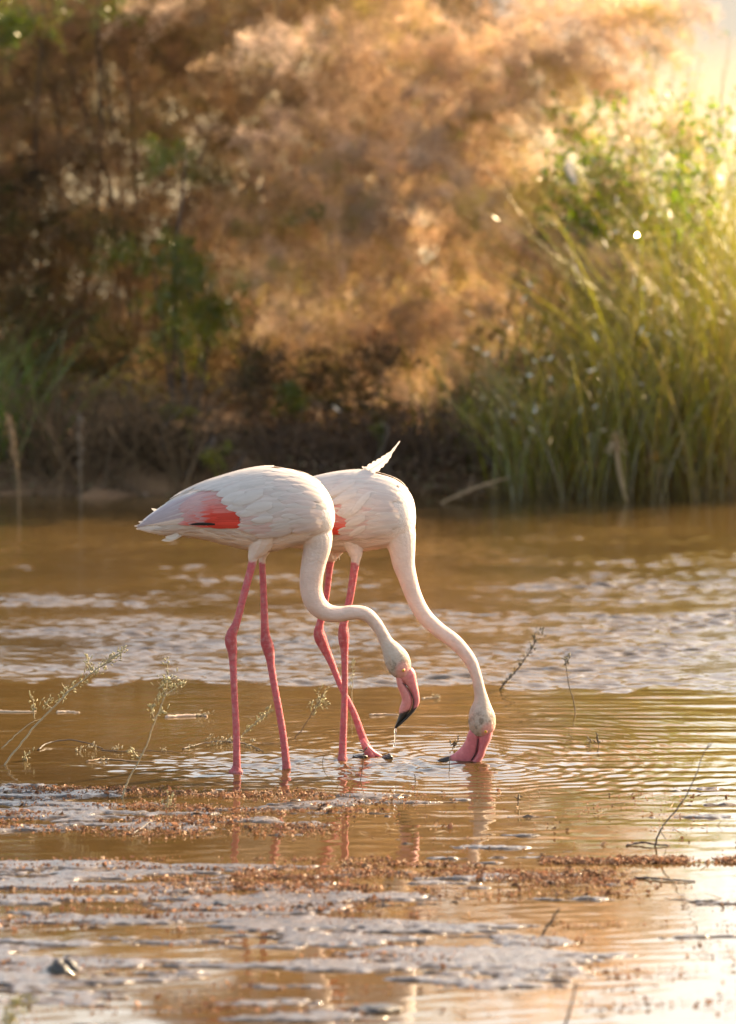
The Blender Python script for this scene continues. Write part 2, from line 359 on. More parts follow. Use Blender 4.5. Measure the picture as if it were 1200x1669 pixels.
# ------------------------------------------------------------------ flamingos
def make_flamingo(label, Yc, ang, xhip, tors, wmax, neck, headc, legs, bill, feather_px, name='flamingo'):
    """all shapes are given in photo pixels in the bird's own vertical plane through its hip, turned by ang"""
    X0 = P(xhip, 835, Yc)[0]; ta = math.tan(ang)
    hd = np.array([math.cos(ang), -math.sin(ang), 0]); sd = np.array([-math.sin(ang), -math.cos(ang), 0])  # forward; side that faces the camera
    def Q(x, y, off=0.0):
        x = np.asarray(x, float); Y = np.full(x.shape, Yc)
        for _ in range(3):
            p = P(x, y, Y); Y = Yc-(p[..., 0]-X0)*ta
        return P(x, y, Y)+np.multiply.outer(np.broadcast_to(off, x.shape), sd)
    pxm = float(np.linalg.norm(Q(xhip, 835)-Q(xhip, 836)))     # metres per pixel
    base = W(*[(legs[0][-1][0]+legs[1][-1][0])/2, (legs[0][-1][1]+legs[1][-1][1])/2]); base[2] = 0
    root = thing(name, label, 'flamingo', base)
    # --- torso as a loft
    st = catmull(tors, 6); mbq = MB()
    xa = st[:, 0]; yt = st[:, 1]; yb = st[:, 2]; wf = st[:, 3]*wmax
    K = 40; ph = np.linspace(0, 2*math.pi, K, endpoint=False)
    top = Q(xa, yt); bot = Q(xa, yb); cen = (top*.46+bot*.54)
    def surf(xq, phi, lift=0.0):
        """point on the torso skin: xq photo x, phi angle from the spine towards the camera side"""
        o = np.argsort(xa); f = lambda arr: np.interp(xq, xa[o], arr[o])
        tz, bz, cz = f(top[:, 2]), f(bot[:, 2]), f(cen[:, 2]); ww = f(wf)
        ctr = np.stack([f(cen[:, 0]), f(cen[:, 1]), cz], -1)
        h = np.where(np.cos(phi) > 0, tz-cz, cz-bz)
        return ctr + (np.sin(phi)*(ww+lift))[..., None]*sd + (np.cos(phi)*(h+lift))[..., None]*np.array([0, 0, 1])
    rg = np.stack([surf(xa, np.full(len(xa), p)) for p in ph], 1)
    mbq.rings(rg)
    # --- neck and head as a tube of varying radius
    nk = catmull(np.array([(a, b, c, o) for a, b, c, o in neck+headc], float), 5)
    mbq.tube(Q(nk[:, 0], nk[:, 1], nk[:, 3]), nk[:, 2]*pxm, 20)
    # --- legs
    for lg, off in zip(legs, (.045, -.045)):
        q = catmull(np.array(lg, float), 4)
        n = len(q); s0 = np.linspace(0, 1, n)
        hip = Q(q[:, 0], q[:, 1], off)
        # put the foot exactly where it meets the water
        f = W(q[-1, 0], q[-1, 1]); dY = f[1]-hip[-1, 1]
        pts = np.array([P(q[i, 0], q[i, 1], hip[i, 1]+dY*s0[i]) for i in range(n)])
        d = pts[-1]-pts[-3]; d /= np.linalg.norm(d)
        pts = np.vstack([pts, pts[-1]+d*.05, pts[-1]+d*.10]); rr = np.append(q[:, 2], [q[-1, 2]*.9, q[-1, 2]*1.2])
        mbq.tube(pts, rr*pxm, 12)
    tmp = mbq.build('tmp', M_feather)
    rm = tmp.modifiers.new('r', 'REMESH'); rm.mode = 'VOXEL'; rm.voxel_size = .0027
    sm = tmp.modifiers.new('s', 'SMOOTH'); sm.factor = .5; sm.iterations = 4
    dg = bpy.context.evaluated_depsgraph_get(); dg.update()
    me = bpy.data.meshes.new_from_object(tmp.evaluated_get(dg)); bpy.data.objects.remove(tmp)
    n = len(me.vertices); co = np.empty(n*3, np.float32); me.vertices.foreach_get('co', co); co = co.reshape(-1, 3).astype(float)
    me.polygons.foreach_set('use_smooth', np.ones(len(me.polygons), bool))
    px, py = to_px(co[:, 0], co[:, 1], co[:, 2])
    # colours of the bird, with warm water bounce painted on its underside
    white = np.array((.66, .59, .55)); bounce_peach = np.array((.68, .50, .41)); pink = np.array((.50, .115, .13)); dirty = np.array((.39, .335, .275))
    knee = np.array((.36, .06, .065))
    col = np.tile(white, (n, 1))
    nz = fbm(41, px, py, 30, 3, 12)
    nkd = np.sqrt(((px[:, None]-nk[None, :, 0])**2+(py[:, None]-nk[None, :, 1])**2)); ni = nkd.argmin(1); nd = nkd.min(1); tneck = ni/(len(nk)-1)
    isneck = (nd < nk[ni, 2]*1.25+3) & (tneck > .12)
    k = np.clip(sstep(.05, .3, tneck)*isneck, 0, 1)[:, None]; col = col*(1-k)+k*np.array((.65, .49, .42))
    k = (sstep(.60, .80, tneck)*isneck)[:, None]; col = col*(1-k)+k*np.array((.50, .41, .34))
    hk = (sstep(.80, .90, tneck)*isneck*(.75+.25*np.clip(nz, -1, 1)))[:, None]; col = col*(1-hk)+hk*dirty
    mot = fbm(46, px, py, 16, 4, 14, .7); mk = (np.clip(mot-.15, 0, 1)*.8*isneck*sstep(.80, .88, tneck))[:, None]; col = col*(1-mk)+mk*np.array((.20, .155, .11))
    mk = (np.clip(fbm(47, px, py, 26, 4, 14, .6), 0, 1)*.35*isneck*sstep(.3, .6, tneck))[:, None]; col = col*(1-mk)+mk*np.array((.44, .33, .25))
    ex_, ey_, _q = bill['eye']; ed = np.hypot(px-ex_, (py-ey_-4)*.8); ek = (sstep(17, 7, ed)*.75*(tneck > .8)*isneck)[:, None]; col = col*(1-ek)+ek*np.array((.68, .30, .26))
    spots = (fbm(43, px, py, 11, 2, 14) > 1.25)*isneck*(tneck > .84)*(ed > 14); col = np.where((spots > 0)[:, None], col*.72, col)
    under = (sstep(855, 900, py)*(~isneck)*.55)[:, None]; col = col*(1-under)+under*bounce_peach  # warm light bounced off the water, painted onto the belly
    # legs
    lt = max(legs[0][0][1], 0)
    legline = sstep(914, 920, py+2*nz)*(~isneck)
    col = col*(1-legline[:, None])+legline[:, None]*pink
    kk = (np.exp(-((py-1045)/26)**2)*legline)[:, None]*.75; col = col*(1-kk)+kk*knee
    kk = (np.clip(fbm(44, px, py, 12, 4, 12, .7)-.1, 0, 1)*legline*.5)[:, None]; col = col*(1-kk)+kk*np.array((.50, .26, .25)); kk = (np.clip(fbm(45, px*1.0, py*2.2, 20, 4, 12, .7)-.5, 0, 1)*legline*.45+legline*.35*sstep(1205, 1250, py))[:, None]; col = col*(1-kk)+kk*np.array((.26, .075, .07))
    me.materials.clear(); me.materials.append(M_feather)
    a = me.color_attributes.new('Col', 'FLOAT_COLOR', 'POINT'); c4 = np.ones((n, 4), np.float32); c4[:, :3] = np.clip(col, 0, 1); a.data.foreach_set('color', c4.ravel())
    me.transform(__import__('mathutils').Matrix.Translation(Vector([-float(v) for v in base])))
    me.name = 'body'; body = bpy.data.objects.new('body', me); C.objects.link(body); body.parent = root
    # --- bill
    def mandible(pairs, wid, nm, cols, kcol):
        mb = MB(); pr = catmull(np.array(pairs, float), 5); A = Q(pr[:, 0], pr[:, 1], pr[:, 5]); B = Q(pr[:, 2], pr[:, 3], pr[:, 5])
        a_ = np.linspace(0, 2*math.pi, 20, endpoint=False); rgs = []; cc = []
        for i in range(len(pr)):
            ct = (A[i]+B[i])/2; h = (A[i]-B[i])/2; ww = pr[i, 4]*pxm
            sgn = lambda v, e: np.sign(v)*np.abs(v)**e
            rgs.append(ct+sgn(np.cos(a_), .8)[:, None]*h+sgn(np.sin(a_), .85)[:, None]*sd*ww)
        rgs = np.array(rgs)
        flat = rgs.reshape(-1, 3); fx, fy_ = to_px(flat[:, 0], flat[:, 1], flat[:, 2])
        fc = kcol(fx, fy_)
        mb.rings(rgs, (1, 1, 1)); mb.c[-1] = np.vstack([fc, fc[:1], fc[-1:]])
        return mb.build(nm, M_skin, root, base)
    mandible(bill['upper'], 1, 'upper_bill', None, bill['col'])
    mandible(bill['lower'], 1, 'lower_bill', None, bill['col'])
    g = catmull(np.array(bill['gape'], float), 5); mb = MB(); mb.tube(Q(g[:, 0], g[:, 1], g[:, 2]), np.linspace(.0010, .0019, len(g)), 6, (.012, .01, .01)); mb.build('bill_groove', M_skin, root, base)
    # --- eye
    ex, ey, eo = bill['eye']; mb = MB(); c = Q(ex, ey, eo)
    def ball(mb, c, r, col, fl=1.0):
        th = np.linspace(0.05, math.pi-.05, 9); pp = np.linspace(0, 2*math.pi, 14, endpoint=False)
        mb.rings(np.array([[c+r*(math.cos(t)*fl*sd+math.sin(t)*(math.cos(p)*hd+math.sin(p)*np.array([0, 0, 1]))) for p in pp] for t in th]), col)
    mb = MB(); ball(mb, c, .0062, (.62, .20, .16), .7); e0 = mb.build('eye_ring', M_skin, root, base)
    mb = MB(); ball(mb, c+sd*.0022, .0044, (.80, .50, .05), .75); mb.build('eye', M_eye, root, base)
    mb = MB(); ball(mb, c+sd*.0048, .0019, (.01, .01, .01), .6); mb.build('pupil', M_eye, root, base)
    # --- feathers that follow the torso
    def fblade(mb, x0, phi0, Lpx, phid, W_, lift0, lift1, col, side=1, tipcol=None, ns=9, ragged=0):
        s = np.linspace(0, 1, ns); xq = x0-Lpx*s; phi = phi0+phid*s
        col = np.asarray(col, float); prof = np.sin(np.clip(s*.9+.1, 0, 1)*math.pi)**.55; prof[-1] = .06; prof = prof*(.55+.45*(1-s)) if Lpx > 60 else prof
        o = np.argsort(xa); hh = np.interp(xq, xa[o], ((top-bot)[:, 2]/2)[o]); rad = np.maximum(hh, .02)
        row = []
        for tt in (-1, -.5, 0, .5, 1):
            lift = lift0+(lift1-lift0)*s+.0011*(1-tt*tt)
            p = surf(xq+ (2.0*abs(tt)*0), phi+tt*W_*prof/rad, lift)
            if side < 0: # mirror to the far side of the torso
                d = ((p-Q(xq, 835)) @ sd); p = p-2*np.multiply.outer(d, sd)
            row.append(p)
        V = np.stack(row, 1).reshape(-1, 3); i = np.arange(ns-1)[:, None]*5; j = np.arange(4)[None]; a = (i+j)
        q = np.stack([a, a+1, a+6, a+5], -1).reshape(-1, 4)
        cc = np.tile(col, (ns, 1)) if col.ndim == 1 else np.stack([np.interp(s, np.linspace(0, 1, len(col)), col[:, q_]) for q_ in range(3)], -1)
        if tipcol is not None: k = s[:, None]**1.3; cc = cc*(1-k)+np.asarray(tipcol)*k
        vane = np.array([.975, 1, .96, 1, .975])
        cc = (cc[:, None]*vane[None, :, None]).reshape(-1, 3)
        mb.add(V, q, None, np.clip(cc, 0, 1))
    red = np.array((.72, .075, .05)); lav = np.array((.54, .455, .49)); rose = np.array((.64, .31, .28)); wh = np.array((.66, .60, .565))
    r2 = np.random.default_rng(int(xhip)); fp = feather_px
    for side in (1, -1):
        wing = MB()
        # red coverts in rows
        for row in range(5):
            for k_ in range(15):
                ph0 = R(fp['red_phi'][0])+(R(fp['red_phi'][1])-R(fp['red_phi'][0]))*(k_+.5*(row % 2))/14
                m_ = r2.uniform(.85, 1.15); c_ = red*m_
                pk = np.clip((math.degrees(ph0)-fp['red_phi'][0])/34+r2.normal()*.12-(.35 if row < 2 else 0), 0, 1); c_ = c_*pk+(rose*.6+wh*.4)*(1-pk); c_ = np.array([c_, c_, c_*.6+(rose*.55+lav*.45)*.4 if row < 3 else c_, (rose*.5+lav*.5) if row < 3 else c_])
                fblade(wing, fp['red_x']-22+row*13+r2.normal()*3, ph0, r2.uniform(34, 48), R(2), .010, .005, .0065, c_, side)
        # small white coverts over the shoulder
        for row in range(9):
            xb = fp['cov'][0]+(fp['cov'][1]-fp['cov'][0])*row/8
            for k_ in range(14):
                t_ = (k_+.5*(row % 2))/13
                ph0 = R(16)+R(96)*t_
                lim = fp['edge'](t_)
                x0 = xb+r2.normal()*4
                L = r2.uniform(30, 44)
                if x0-L < lim: x0 = lim+L+r2.normal()*2
                c_ = wh*r2.uniform(.93, 1.04); bl = r2.uniform(0, .22)*(.4+.6*t_); c_ = c_*(1-bl)+rose*1.1*bl
                if t_ > .62 and row < 5 and r2.random() < .4: c_ = wh*.55+rose*.45
                fblade(wing, x0, ph0+r2.normal()*.03, L, R(r2.uniform(-1, 5)), .0125, .0066-.0002*row, .0084-.0002*row, c_, side)
        o = wing.build('wing', M_featherblade, root, base)
        # long flight feathers and scapulars, each one its own blade
        for k_ in range(16):
            t_ = k_/15; ph0 = R(fp['fl_phi'][0]+(fp['fl_phi'][1]-fp['fl_phi'][0])*t_)
            m1 = MB(); root_c = rose; mid_ = (rose*.35+lav*.65) if k_ % 3 else wh*.97
            tip = lav*.95 if k_ < 12 else np.array((.80, .66, .58)); c_ = np.array([root_c, mid_, tip*.98, tip])
            fblade(m1, fp['fl_x']+r2.uniform(-8, 8)-20*t_*0, ph0, fp['fl_len']*(.80+.2*math.sin(2.4*t_+.6))+r2.uniform(-6, 6), R(fp['fl_turn'])*(.5-t_), .0125, .001+.00025*(15-k_), .002+.0003*(15-k_), c_*r2.uniform(.9, 1.08), side, None, 14)
            m1.build('feather', M_featherblade, o, base)
        for k_ in range(10):
            t_ = k_/9; ph0 = R(6+40*t_); m1 = MB()
            fblade(m1, fp['sc_x']+r2.uniform(-12, 12), ph0, fp['sc_len']*(1-.45*t_)+r2.uniform(-8, 8), R(5), .013, .0075, .008, wh*r2.uniform(.94, 1.02), side, None, 12)
            m1.build('feather', M_featherblade, o, base)
        if fp.get('drape'):
            for (x0, phd, L, tn, wd) in fp['drape']:
                m1 = MB(); fblade(m1, x0, R(phd), L, R(tn), wd, .0092, .011, wh*r2.uniform(.97, 1.03), side, None, 10); m1.build('feather', M_featherblade, o, base)
        if side == 1:
            # the dark flight feather edge showing under the red
            m1 = MB(); fblade(m1, fp['dark'][0], R(fp['dark'][1]), fp['dark'][2], R(2), .005, .0075, .0075, (.03, .025, .025), 1); m1.build('feather', M_featherblade, o, base)
    # tail
    if fp.get('tail'):
        for (xt, yt_, xe, ye, off, cc) in fp['tail']:
            m1 = MB(); s = np.linspace(0, 1, 9); xx = xt+(xe-xt)*s; yy_ = yt_+(ye-yt_)*s+3*np.sin(s*math.pi)
            pr_ = np.sin(np.clip(.25+s*.75, 0, 1)*math.pi)**.6; pr_[-1] = .08
            m1.strip(Q(xx, yy_, off), .0085*pr_, np.array([0, 0, 1.0]), np.array(cc)); m1.build('tail_feather', M_featherblade, root, base)
    # fine plumage on breast, flanks and belly: too many to count
    pl = MB()
    for k_ in range(520):
        x0 = r2.uniform(xa.min()+50, xa.max()-6); ph0 = r2.uniform(0, 2*math.pi)
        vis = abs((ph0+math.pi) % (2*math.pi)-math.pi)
        cc = wh*r2.uniform(.95, 1.03) if vis < R(115) else (wh*.5+bounce_peach*.5)*r2.uniform(.95, 1.03)  # belly feathers share the painted water bounce
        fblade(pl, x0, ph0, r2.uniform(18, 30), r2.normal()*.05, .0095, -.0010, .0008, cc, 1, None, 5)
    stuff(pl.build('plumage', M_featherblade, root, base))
    return root, Q, base, pxm, sd, hd

pink = np.array((.56, .19, .175)); black = np.array((.018, .015, .014)); paleb = np.array((.70, .30, .29))
def col1(fx, fy):
    line = 1163-(fx-651)*.36
    k = sstep(-1.2, 1.2, fy-line)[:, None]
    c = np.where((fx > 668)[:, None], pink*np.array((1.02, .85, .95)), pink*np.array((1, 1.05, 1.02)))
    j = (np.clip(fbm(51, fx, fy, 9, 2, 12), 0, 2)*.18)[:, None]; c = c*(1-j)+paleb*j
    return c*(1-k)+black*k
bill1 = dict(
 upper=[(672,1088,650,1098,11,0),(677,1096,649,1106,12,0),(680,1112,659,1113,10.5,0),(683.5,1130,669.5,1127,9,0),(684,1144,674.5,1142,8,0),(679,1155,672,1154,7.5,0),(667,1169,663,1165,6.5,0),(654,1181,652,1176,5,0),(645,1188,644,1185,2,0)],
 lower=[(645,1100,656,1101,10,0),(648,1118,661,1115,10.5,0),(653,1132,669,1128,10,0),(655,1142,673,1143,10,0),(651,1155,670,1155,9,0),(650,1166,661,1167,8,0),(646.5,1177,651,1178,6,0),(643,1186,644.5,1186.5,2.5,0)],
 gape=[(655,1111,.0175),(661,1116,.0188),(669.5,1128,.0172),(674,1142,.0158),(671,1155,.0145),(662,1167,.0125)],
 eye=(657.5,1090,.0345), col=col1)
tors1 = [(224,857,863,.03),(240,842,868,.14),(262,826,872,.30),(290,808,874,.50),(325,791,878,.72),(360,779,886,.88),(400,768,895,.98),(440,763,899,1.0),(480,768,890,.95),(508,778,884,.84),(528,793,876,.66),(541,815,864,.40),(546,836,848,.08)]
neck1 = [(470,840,45,0),(496,850,42,0),(513,872,30,0),(517,890,23.5,0),(512,915,20.5,0),(508,940,19.5,0),(508,963,18.5,0),(515,984,17.5,0),(532,998,15,0),(553,1001,13,0),(577,998,12,0),(596,1001,11.5,0),(610,1013,10.5,0),(622,1031,10,0)]
head1 = [(630,1047,11.5,0),(638,1059,16,0),(646.5,1074,20.5,0),(653,1089,19,0),(660,1101,12,0),(664,1108,7,0)]
legs1 = [[(432,868,28),(421,893,17),(413,907,9.5),(411,920,6.8),(397,972,6.2),(386,1014,6.4),(377.5,1034,9),(376.5,1047,10),(379,1062,8),(380,1082,6.2),(382,1127,5.6),(385,1188,5.8),(386,1240,6.4),(385.5,1252,8),(385,1258,12.5)],
         [(436,868,26),(431,893,13),(428,907,7),(427.5,920,5.6),(430,972,5.8),(432,1026,6.8),(434,1045,9.6),(437,1055,10.2),(440,1070,8),(442,1086,6.4),(449,1127,6),(460,1188,6),(466,1238,6.6),(467,1252,7.4)]]
fp1 = dict(red_phi=(52, 104), red_x=362, cov=(398, 520), edge=lambda t: 360+46*max(0, t-.45)/.55+ (9*math.sin(t*19)), fl_phi=(34, 104), fl_x=352, fl_len=122, fl_turn=16, sc_x=436, sc_len=150,
           drape=[(392, 48, 38, 8, .016), (400, 60, 38, 6, .014), (424, 80, 32, 7, .012), (430, 60, 50, 12, .016), (445, 76, 44, 4, .014), (446, 92, 36, 3, .011)],
           dark=(352, 104, 42),
           tail=[(262,852,222,862,.0,(.80,.68,.62)),(258,848,219,857,.006,(.45,.40,.38)),(262,846,226,850,.01,(.68,.60,.56)),(300,866,264,879,.03,(.70,.64,.58)),(292,868,270,873,.035,(.70,.64,.58)),(275,835,247,829,.0,(.70,.64,.58)),(290,822,262,825,.01,(.70,.64,.58))])
f1 = make_flamingo('nearer white flamingo with its dripping bill lifted clear of the water', 14.94, R(0), 425, tors1, .108, neck1, head1, legs1, bill1, fp1)

def col2(fx, fy):
    k = sstep(738, 732, fx)[:, None]
    j = (np.clip(fbm(52, fx, fy, 9, 2, 12), 0, 2)*.15)[:, None]
    c = pink*np.array((.86, .68, .85)); c = c*(1-j)+paleb*j
    return c*(1-k)+black*k
bill2 = dict(
 upper=[(805,1180,780,1192,12,0),(801,1202,781,1210,11,0),(794,1218,779,1226,9,0),(787,1236,771,1238,8,0),(774,1252,756,1250,6,0),(746,1256,738,1251,4,0),(722,1252,720,1249,2,0)],
 lower=[(772,1180,784,1192,10,0),(764,1193,783,1200,12,0),(760,1205,782.5,1211,11,0),(751.5,1218,779.5,1226,10,0),(739,1229,770,1243,9,0),(724,1235,744,1250,6,0),(713,1239,722,1248,2.5,0)],
 gape=[(782,1203,.0185),(780.5,1214,.0180),(778,1226,.0165),(771,1238,.0145)],
 eye=(796.5,1190,.031), col=col2)
tors2 = [(352,853,858,.03),(368,842,866,.2),(395,828,872,.45),(435,808,882,.72),(475,790,892,.9),(515,779,897,.98),(550,772,900,1.0),(585,769,899,1.0),(615,773,895,.95),(643,782,890,.84),(660,795,882,.66),(671,812,872,.42),(676,838,856,.10)]
neck2 = [(606,840,50,0),(630,850,44,0),(648,868,31,0),(655,892,22.5,0),(658,918,18.5,0),(664,940,15.5,0),(672,965,13.8,0),(683,990,13.2,0),(697,1010,12.8,0),(718,1029,12.2,0),(740,1045,12,0),(757,1063,11,0),(768.5,1080,10,0),(777,1103,8.8,0)]
head2 = [(782,1125,9.5,0),(785,1142,12.5,0),(785,1160,20,0),(786,1177,22.5,0),(785,1189,20,0),(784,1199,12,0)]
legs2 = [[(570,868,26),(577,890,16),(580,905,11),(579,918,7.2),(571,972,6.3),(561,1014,6.8),(560,1030,8.8),(560.5,1044,8.8),(561.5,1060,6.4),(562,1082,5.6),(562,1127,5.2),(560,1188,6),(558.5,1225,6.6),(558,1238,8.4)],
         [(558,868,26),(545,893,17),(539,908,11.5),(537.5,922,6.4),(532,972,5.2),(522,1016,6.4),(520,1030,9),(523,1042,10),(531,1060,7.8),(541,1082,6),(557,1122,5),(576,1160,5.6),(592,1204,6.6),(603,1231,8.5)]]
fp2 = dict(red_phi=(70, 108), red_x=572, cov=(590, 655), edge=lambda t: (548 if t < .45 else 572)+6*math.sin(t*17), fl_phi=(44, 100), fl_x=540, fl_len=170, fl_turn=16, sc_x=600, sc_len=130,
           drape=[(590, 40, 46, 20, .016), (596, 56, 40, 14, .015), (606, 74, 30, 12, .013), (612, 90, 32, 10, .013), (612, 104, 28, 12, .012), (618, 56, 30, 30, .016)],
           dark=(470, 104, 42), tail=None)
f2, Q2, b2, pm2, sd2, hd2 = make_flamingo('farther white flamingo with its bill in the water, loose feather upright on its back', 15.24, R(17), 562, tors2, .105, neck2, head2, legs2, bill2, fp2)
# loose feather standing up on the second bird's back
m1 = MB(); sp_ = catmull(np.array([(588, 779), (600, 768), (617, 757), (634, 742), (652, 719)], float), 7); n_ = len(sp_); s_ = np.linspace(0, 1, n_)
pts = Q2(sp_[:, 0], sp_[:, 1], .0); tt = np.gradient(pts, axis=0); tt /= np.linalg.norm(tt, axis=1, keepdims=True)
sidev = np.cross(tt, sd2); wd = .0165*np.interp(s_, [0, .12, .45, .72, .8, 1], [.35, .95, 1, .62, .28, .10])
wd = wd*(1+.16*np.sin(s_*60)); m1.strip(pts, wd, sidev, (.72, .66, .61)); m1.tube(pts+sd2*.002, np.linspace(.0016, .0005, n_), 5, (.8, .74, .68))
m1.build('loose_feather', M_featherblade, f2, b2)
for (x0, y0, x1, y1, w_) in [(592, 776, 585, 764, .006), (600, 770, 590, 760, .006), (545, 905, 548, 911, .004), (556, 903, 557, 912, .005), (550, 903, 552, 914, .004), (574, 830, 556, 822, .010), (570, 842, 552, 834, .009)]:
    m1 = MB(); s_ = np.linspace(0, 1, 6); off = 0 if y0 < 800 else (.02 if y0 > 890 else .112)
    m1.strip(Q2(x0+(x1-x0)*s_, y0+(y1-y0)*s_, off), w_*np.array([.6, 1, 1, .8, .5, .08]), np.array([.3, 0, .95]), (.72, .66, .61)); m1.build('tuft', M_featherblade, f2, b2)
# webbed foot breaking the surface
m1 = MB(); ft = np.array([P(x, y, W(603, 1231)[1]) for x, y in [(590, 1205), (599, 1220), (609, 1228), (619, 1233), (632, 1240)]]); m1.tube(ft, [.009, .012, .009, .007, .003], 10, (.58, .15, .16)); m1.build('foot', M_skin, f2, b2)

# water running off the first bird's bill
m1 = MB(); q = catmull(np.array([(645, 1186, 1.3), (644.5, 1192, 2.1), (644.2, 1199, 1.1), (644, 1206, 1.0), (643.6, 1211, .3)], float), 5)
Mdrop, t_, out_ = mat('clear_water'); gl = N(t_, 'ShaderNodeBsdfPrincipled'); gl.inputs['Transmission Weight'].default_value = 1.0; gl.inputs['Roughness'].default_value = .02; gl.inputs['IOR'].default_value = 1.33; t_.links.new(gl.outputs[0], out_.inputs[0])
m1.tube(P(q[:, 0], q[:, 1], 14.94), q[:, 2]*.0019, 10)
o = m1.build('water_drip', Mdrop, origin=P(645, 1200, 14.94)); tag(o, 'clear thread of water running off the tip of the lifted black and pink bill', 'water drop')
m1 = MB(); m1.tube(P([643, 643, 643, 643], [1211, 1213, 1216, 1218], 14.94), [.0008, .0036, .0040, .001], 10)
o = m1.build('water_drop', Mdrop, origin=P(643, 1215, 14.94)); tag(o, 'round falling water drop just above the surface under the lifted bill', 'water drop')

# ------------------------------------------------------------------ bank vegetation
def ground_z(X, Y):
    return .05+.1*float(np.clip((Y-23.2)/1.4, 0, 1.6))
def lobe_tree(name, label, cat, base_px, Yb, lobes, palette, n_spray, n_fleck, fl=(.013, .0055), spray_len=(.13, .30), mat_=M_plume, group=None, droop=.55, seed=1, spread=.034, wood=(.10, .07, .05), rightbias=.25, limb=True):
    r = np.random.default_rng(seed)
    bx = P(base_px, 800, Yb)[0]; base = np.array([bx, Yb, ground_z(bx, Yb)])
    root = thing(name, label, cat, base, group)
    limbs = MB(); twg = MB(); crown = MB(); palette = np.array(palette)
    for (lx, ly, dY, lr) in lobes:
        Yl = Yb+dY; c = P(lx, ly, Yl); rad = lr/FPX*Yl
        mid = base+(c-base)*np.array([.45, .45, .62])+r.normal(size=3)*.06
        if limb and ((r.random() < .4 and (seed != 5 or (ly < 420 and lx < 760))) or len(lobes) < 8):
            b0 = base+np.array([r.normal()*.05, r.normal()*.04, -.08])
            lp = catmull([b0, mid, c-(c-mid)*.1, c+(c-mid)*.25], 6)
            limbs.tube(lp, np.linspace(.013, .002, len(lp))*r.uniform(.6, 1.3), 6, np.array(wood)*r.uniform(.7, 1.3))
        ns = int(n_spray*(rad/.35)**2*r.uniform(.85, 1.15))
        out = (c-base); out /= np.linalg.norm(out)
        nsub = max(1, int(6*(rad/.35)**1.3)); sc = c+r.normal(size=(nsub, 3))*rad*np.array([.55, .55, .50]); stone = r.uniform(.68, 1.3, nsub); spal = r.integers(0, len(palette), nsub)
        si = r.integers(0, nsub, ns); sr = rad*.24*min(1, 6/nsub+.45)
        p0 = sc[si]+r.normal(size=(ns, 3))*sr*np.array([1.15, 1, .62])
        d = out*.35+r.normal(size=(ns, 3))*.48+np.array([rightbias, 0, .1])+(p0-c)/rad*.5; d /= np.linalg.norm(d, axis=1, keepdims=True)
        L = r.uniform(*spray_len, ns)
        ci = np.where(r.random(ns) < .6, spal[si], r.integers(0, len(palette), ns)); tone = r.uniform(.85, 1.15, ns)*stone[si]
        # twigs of the sprays
        for i in range(0, ns, 16):
            s = np.linspace(0, 1, 4)[:, None]; tp = p0[i]+d[i]*L[i]*s+np.array([0, 0, -1])*droop*L[i]*s*s
            twg.tube(tp, np.linspace(.0035, .001, 4), 3, np.array(wood)*1.3)
        s = r.uniform(0, 1, (ns, n_fleck))
        pos = p0[:, None]+d[:, None]*(L[:, None]*s)[..., None]+np.array([0, 0, -1])*(droop*L[:, None]*s*s)[..., None]
        pos = pos+r.normal(size=pos.shape)*(spread*(1.1-.8*s))[..., None]
        dd = d[:, None]+r.normal(size=pos.shape)*.7+np.array([0, 0, -.5])*s[..., None]
        cc = palette[ci][:, None]*tone[:, None, None]*r.uniform(.75, 1.25, (ns, n_fleck, 1))
        m = ns*n_fleck
        ticks(crown, pos.reshape(m, 3), dd.reshape(m, 3), r.uniform(.6, 1.4, m)*fl[0], r.uniform(.7, 1.3, m)*fl[1], cc.reshape(m, 3))
    if limb:
        tk = limbs.build('trunk', M_wood, root, base)
        if seed == 8: tk['kind'] = 'stuff'   # tangled stems of a whole thicket
    stuff(twg.build('twigs', M_wood, root, base))
    o = crown.build('crown', mat_, root, base, smooth=False)
    return root
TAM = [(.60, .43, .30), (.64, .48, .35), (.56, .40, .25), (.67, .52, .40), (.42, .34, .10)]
TAM_SHADE = [(.19, .12, .065), (.23, .15, .085), (.17, .13, .04), (.21, .12, .065)]  # plume colours darkened to carry the shade on the left tamarisk
OL = [(.13, .155, .008), (.17, .18, .012), (.09, .12, .006)]
main_lobes = [(1065,60,-.4,40),(1095,-10,-.3,40),(700,250,-.5,110),(600,350,-.5,110),(820,350,-.7,80),(700,480,-.6,100),(560,430,-.5,90),(770,180,-.5,90),(900,120,-.6,70),(1000,25,-.2,85),(1050,30,-.3,45),(930,60,-.3,110),(1045,170,-.6,52),(985,145,-.5,75),(1040,330,-.7,30),(985,395,-.8,45),(950,470,-.9,45),(830,110,-.2,130),(855,215,-.2,80),(760,90,.3,140),(700,180,.1,140),(800,300,-.3,110),(850,290,-.2,60),
  (930,345,-.3,62),(985,345,-.5,38),(720,330,-.2,140),(860,420,-.4,95),(920,440,-.4,55),(780,440,-.4,120),(900,510,-.5,55),(830,540,-.5,85),(750,560,-.5,90),(800,620,-.6,50),(660,430,-.2,130),
  (620,300,.2,140),(600,150,.4,150),(640,30,.6,150),(540,400,0,130),(560,520,-.2,110),(650,560,-.3,100),(480,500,0,110),(700,640,-.1,90),(780,690,.1,70),(560,690,.1,70),(850,640,.2,80),(650,720,.2,60),(940,560,.2,80),(700,-90,.5,160),(850,-80,.4,130),(540,-60,.6,160),(960,-60,.5,90),(620,620,-.2,80),(520,610,0,80)]
lobe_tree('tamarisk', 'large tamarisk with feathery pinkish tan plumes glowing in the backlight behind the birds', 'tamarisk', 560, 25.2, main_lobes, TAM, 88, 190, seed=5)
